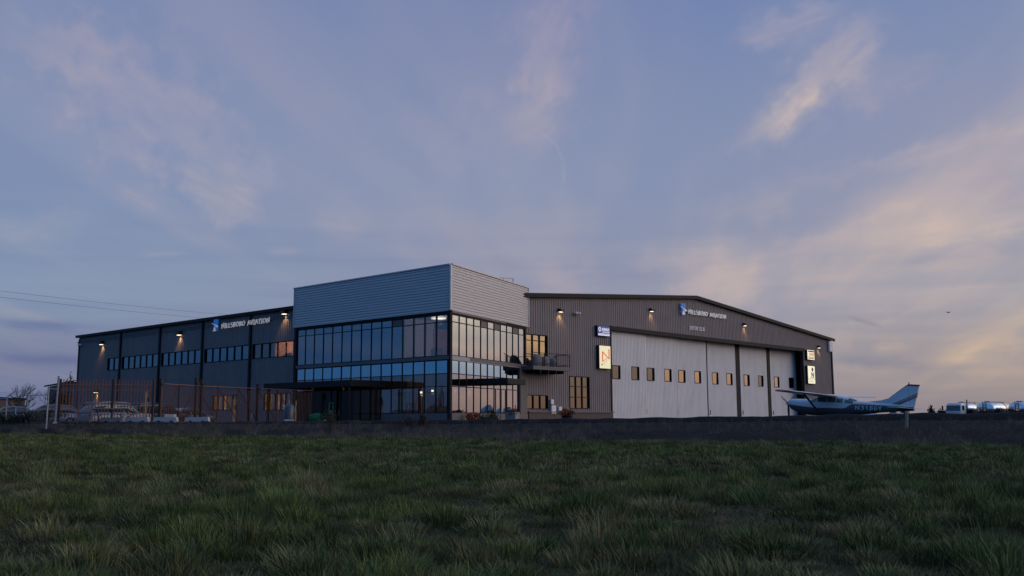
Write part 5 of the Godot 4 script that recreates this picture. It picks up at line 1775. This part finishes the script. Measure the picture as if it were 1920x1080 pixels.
# ------------------------------------------------------------------ plants
func make_plants() -> void:
	bare_tree("bare thin tree left of the annex, the taller one", Vector3(-17.5, 0.0, -42.0), 4.6, 5)
	bare_tree("bare bushy tree just left of the lean-to annex", Vector3(-15.8, 0.0, -39.5), 3.9, 6)
	bare_tree("small bare tree behind the chain-link fence, left of the other two", Vector3(-14.6, 0.0, -50.0), 3.8, 4)
	mat("brown_leaf", Color(.075, .05, .04), .9)
	mat("brush_leaf", Color(.05, .05, .035), .9)
	leafy_tree("brown_shrub", "round brown leaved shrub beside the lean-to annex", Vector3(-15.6, 0.0, -37.5), 3.3, 1.0, M.brown_leaf, 1600, .09, "")
	leafy_tree("slender_tree", "slender sapling top rising beside the tall white post", Vector3(-24.4, 0.0, -15.6), 4.0, .28, M.brown_leaf, 240, .1, "")
	var at := [Vector3(-31.0, .0, -21.0), Vector3(-30.9, .0, -17.5), Vector3(-30.5, .05, -14.5), Vector3(-30.4, .1, -11.6), Vector3(-30.2, .1, -9.0), Vector3(-30.1, .2, -6.6), Vector3(-31.6, -.1, -19), Vector3(-31.3, -.1, -12.8)]
	for k in at.size():
		leafy_tree("low_shrub", "%s clump of low dark brush along the chain-link fence" % ["farthest back", "second farthest", "third farthest", "middle", "third nearest", "second nearest", "leftmost front", "front"][k], at[k] + Vector3(0, .08, 0), .8, 1.5, M.brush_leaf, 1500, .1, "low brush along the chain-link fence")
	# pots and flower beds in front of the glass
	for k in 2:
		var o := thing("flower_pot", ["square grey planter with red flowers beside the glass door", "tapered dark pot with a wide head of red flowers by the low window"][k], "planter", [Vector3(-0.9, PAD, 5.2), Vector3(5.0, PAD, 5.6)][k], 0.3)
		var s := st()
		if k == 0:
			box(s, Vector3(0, .65, 0), Vector3(.75, 1.3, .75))
		else:
			tube(s, [Vector3(0, 0, 0), Vector3(0, .9, 0), Vector3(0, 1.05, 0)], [.3, .42, .44], 4 if k == 0 else 18)
		part("pot", s, M.print_grey if k == 0 else M.trim, o)
		s = st()
		leafy(s, Vector3(0, 1.32, 0), Vector3(.4 + .35 * k, .24, .4 + .35 * k), 500, .09)
		part("flowers", s, M.flower_red, o)
		s = st()
		leafy(s, Vector3(0, 1.2, 0), Vector3(.36 + .3 * k, .2, .36 + .3 * k), 300, .1)
		part("leaves", s, M.leaf_dark, o)
	for e in [[Vector3(-4.6, PAD, 4.6), .55, "small round shrub with red leaves at the foot of the glass wall", 1], [Vector3(-2.9, PAD, 4.4), .75, "wide dark shrub left of the glass door", 0], [Vector3(-1.9, PAD, 4.1), .7, "dark shrub beside the square planter", 0]]:
		var o := thing("foundation_shrub", e[2], "shrub", e[0])
		var s := st()
		leafy(s, Vector3(0, .75, 0), Vector3(e[1], .55, e[1]), 900, .09)
		part("leaves", s, M.flower_red if e[3] == 1 else M.leaf_dark, o)
		s = st()
		tube(s, [Vector3.ZERO, Vector3(0, .6, 0)], [.05, .03], 6)
		part("stem", s, M.bark, o)
	# leaning marker post on the bank
	var o := thing("marker_post", "pale metal marker post leaning on the bank near the airplane tail", "post", Vector3(-24.72, -0.12, 42.35), 0.85)
	var s := st()
	tube(s, [Vector3(.04, -.1, 0), Vector3(-.085, .78, 0)], [.045], 10)
	part("shaft", s, M.galvanised, o)
	s = st()
	tube(s, [Vector3(-.082, .76, 0), Vector3(-.088, .80, 0)], [.05], 10)
	part("cap", s, M.galvanised, o)
	# tall dark weeds on the bank
	mat("weed", Color(.06, .045, .035), .95)
	mat("dry_stalk", Color(.20, .165, .13), .95)
	for e in [[Vector3(-27.2, -.05, 17.9), 1.15, "tall dark weed clump on the bank under the canopy end", .33], [Vector3(-26.0, -.05, 21.5), .95, "broad brown weed clump on the bank before the glass corner", .55], [Vector3(-25.9, 0.0, 22.6), 1.0, "thin dark weed stalks right of the broad brown clump", .2]]:
		o = thing("weed_clump", e[2], "weed", e[0])
		s = st()
		for k in 26:
			var b := Vector3(rng.randfn() * e[3] * .5, 0, rng.randfn() * e[3] * .5)
			var t := b + Vector3(rng.randfn() * .15, e[1] * rng.randf_range(.5, 1.0), rng.randfn() * .15)
			tube(s, [b, b.lerp(t, .5) + Vector3(rng.randfn() * .03, 0, rng.randfn() * .03), t], [.008, .006, .003], 4, false)
		tag(part("stalks", s, M.weed, o), "", "", "", "stuff")
		s = st()
		leafy(s, Vector3(0, e[1] * .5, 0), Vector3(e[3], e[1] * .4, e[3]), 420, .05)
		part("leaves", s, M.weed, o)
	# thin dry stalks along the foot of the bank
	var meshes := []
	for v in 3:
		s = st()
		for k in 9:
			var b := Vector3(rng.randfn() * .1, 0, rng.randfn() * .1)
			var t := b + Vector3(rng.randfn() * .08, rng.randf_range(.14, .42), rng.randfn() * .08)
			blade(s, b, t, .006, Vector3(rng.randfn(), 0, rng.randfn()).normalized())
			for j in 3:
				var p := b.lerp(t, rng.randf_range(.5, 1.0))
				blade(s, p, p + Vector3(rng.randfn() * .05, rng.randf_range(.02, .07), rng.randfn() * .05), .008, Vector3(rng.randfn(), 0, rng.randfn()).normalized())
		s.generate_normals()
		meshes.append(s.commit())
	mat("dry_weeds", Color.WHITE, .95, 0, .2)
	M.dry_weeds.vertex_color_use_as_albedo = true
	for v in 3:
		var tf := []
		var cl := []
		for k in 2600:
			var z := rng.randf_range(-14.0, 66.0)
			var r := road_at(z)
			var t := pow(rng.randf(), 1.5) * 1.0
			var x: float = lerpf(r[0] - .7, r[2], t)
			if bumps.get_noise_2d(x * 2.0 + 9.0, z * 2.0) < -.15 and t < .5:
				continue
			var y := lerpf(PAD - .06, r[4], clampf((t - .1) / .9, 0, 1))
			var k2 := rng.randf_range(.4, 1.0) * (1.0 - .5 * t)
			tf.append(Transform3D(Basis(Vector3.UP, rng.randf() * TAU).scaled(Vector3.ONE * k2), Vector3(x, y, z + (r[3] - r[1]) * t)))
			var g := rng.randf_range(.5, 1.2)
			cl.append(Color(.21 * g, .175 * g, .14 * g))
		scatter("dry_weeds", meshes[v], tf, cl, M.dry_weeds)

func scatter(called: String, mesh: Mesh, tf: Array, cl: Array, m: Material) -> void:
	var mm := MultiMesh.new()
	mm.transform_format = MultiMesh.TRANSFORM_3D
	mm.use_colors = true
	mm.mesh = mesh
	mm.instance_count = tf.size()
	for i in tf.size():
		mm.set_instance_transform(i, tf[i])
		mm.set_instance_color(i, cl[i])
	var o := MultiMeshInstance3D.new()
	o.name = numbered(called, self)
	o.multimesh = mm
	o.material_override = m
	add_child(o)
	tag(o, "", "", "", "stuff")

func blade(s: SurfaceTool, b: Vector3, t: Vector3, w: float, side: Vector3) -> void:
	var m := b.lerp(t, .55) + Vector3(0, (t.y - b.y) * .12, 0)
	s.add_vertex(b - side * w * .5)
	s.add_vertex(m - side * w * .42)
	s.add_vertex(m + side * w * .42)
	s.add_vertex(b - side * w * .5)
	s.add_vertex(m + side * w * .42)
	s.add_vertex(b + side * w * .5)
	s.add_vertex(m - side * w * .42)
	s.add_vertex(t)
	s.add_vertex(m + side * w * .42)

func grass_clump(n: int, spread: float, low: float, high: float, w: float, lean: float) -> ArrayMesh:
	var s := st()
	for k in n:
		var a := rng.randf() * TAU
		var r := spread * sqrt(rng.randf())
		var b := Vector3(cos(a) * r, -.02, sin(a) * r)
		var h := rng.randf_range(low, high) * (1.12 - .72 * (r / spread) * (r / spread))
		var l := rng.randf_range(.1, 1.0) * lean * h
		var d := (Vector3(cos(a), 0, sin(a)) * (.4 + .9 * r / spread) + Vector3(rng.randfn(), 0, rng.randfn()) * .7).normalized()
		blade(s, b, b + d * l + Vector3(0, h, 0), w * rng.randf_range(.7, 1.3), Vector3(-d.z, 0, d.x).rotated(Vector3.UP, rng.randfn() * .6))
	s.generate_normals()
	return s.commit()

func make_grass() -> void:
	mat("grass", Color.WHITE, .75, 0, .3)
	M.grass.vertex_color_use_as_albedo = true
	var dense := FastNoiseLite.new()
	dense.seed = 41
	dense.frequency = .55
	dense.fractal_octaves = 3
	var patch := FastNoiseLite.new()
	patch.seed = 17
	patch.frequency = .16
	patch.fractal_octaves = 3
	# a low, thin sward everywhere, and tufts of long leaning blades standing in it
	var bands := [
		[3.2, 11.0, .085, 3, 32, .10, .02, .085, .0048, 1.2, false], [11.0, 24.0, .15, 3, 32, .15, .02, .085, .0085, 1.2, false], [24.0, 44.0, .27, 2, 34, .22, .02, .085, .016, 1.2, false], [44.0, 80.0, .46, 2, 36, .34, .03, .11, .026, 1.1, false],
		[3.4, 14.0, .31, 7, 340, .175, .09, .165, .0048, 1.0, true], [14.0, 30.0, .37, 5, 190, .19, .09, .17, .009, 1.0, true], [30.0, 80.0, .50, 4, 90, .24, .09, .175, .018, 1.0, true]]
	for bd in bands:
		var meshes := []
		for v in bd[3]:
			meshes.append(grass_clump(bd[4], bd[5], bd[6], bd[7], bd[8], bd[9]))
		var tf := []
		var cl := []
		for v in bd[3]:
			tf.append([])
			cl.append([])
		var tuft: bool = bd[10]
		var d: float = bd[0]
		while d < bd[1]:
			var half := deg_to_rad(36.0) + atan(2.5 / d)
			var n := int(2.0 * half * d / bd[2])
			for k in n:
				var a: float = (float(k) + rng.randf()) / n * 2.0 * half - half
				var dd: float = d + rng.randf() * bd[2]
				var p := EYE + (FWD * cos(a) + RGT * sin(a)) * dd
				var r := road_at(p.z)
				if p.x > r[0] + rng.randf_range(.0, .5):
					continue
				var q := dense.get_noise_2d(p.x, p.z)
				var w := patch.get_noise_2d(p.x, p.z)
				if tuft and rng.randf() < clampf(.16 - q * .8 - w * .2, .04, .6):
					continue
				var tall := clampf(.95 + q * .5 + w * .25, .5, 1.35) * rng.randf_range(.6, 1.2)
				var size := rng.randf_range(.6, 1.35)
				var v := rng.randi() % int(bd[3])
				var b := Basis(Vector3.UP, rng.randf() * TAU) * Basis.from_euler(Vector3(rng.randfn() * .1, 0, rng.randfn() * .1))
				tf[v].append(Transform3D(b.scaled_local(Vector3(size, tall * size, size)), Vector3(p.x, field_height(p.x, p.z) - .01, p.z)))
				var dry := clampf(.30 - q * .4 - w * .7 + rng.randfn() * .3, 0, 1)
				var c := Color(.102, .130, .040).lerp(Color(.18, .16, .080), dry)
				if not tuft:
					c = Color(.062, .072, .028).lerp(Color(.125, .105, .062), clampf(dry + .15, 0, 1))
				elif rng.randf() < .25:
					c = Color(.070, .10, .032)
				var g := rng.randf_range(.6, 1.5)
				cl[v].append(Color(c.r * g, c.g * g, c.b * g))
			d += bd[2]
		for v in bd[3]:
			scatter("grass", meshes[v], tf[v], cl[v], M.grass)
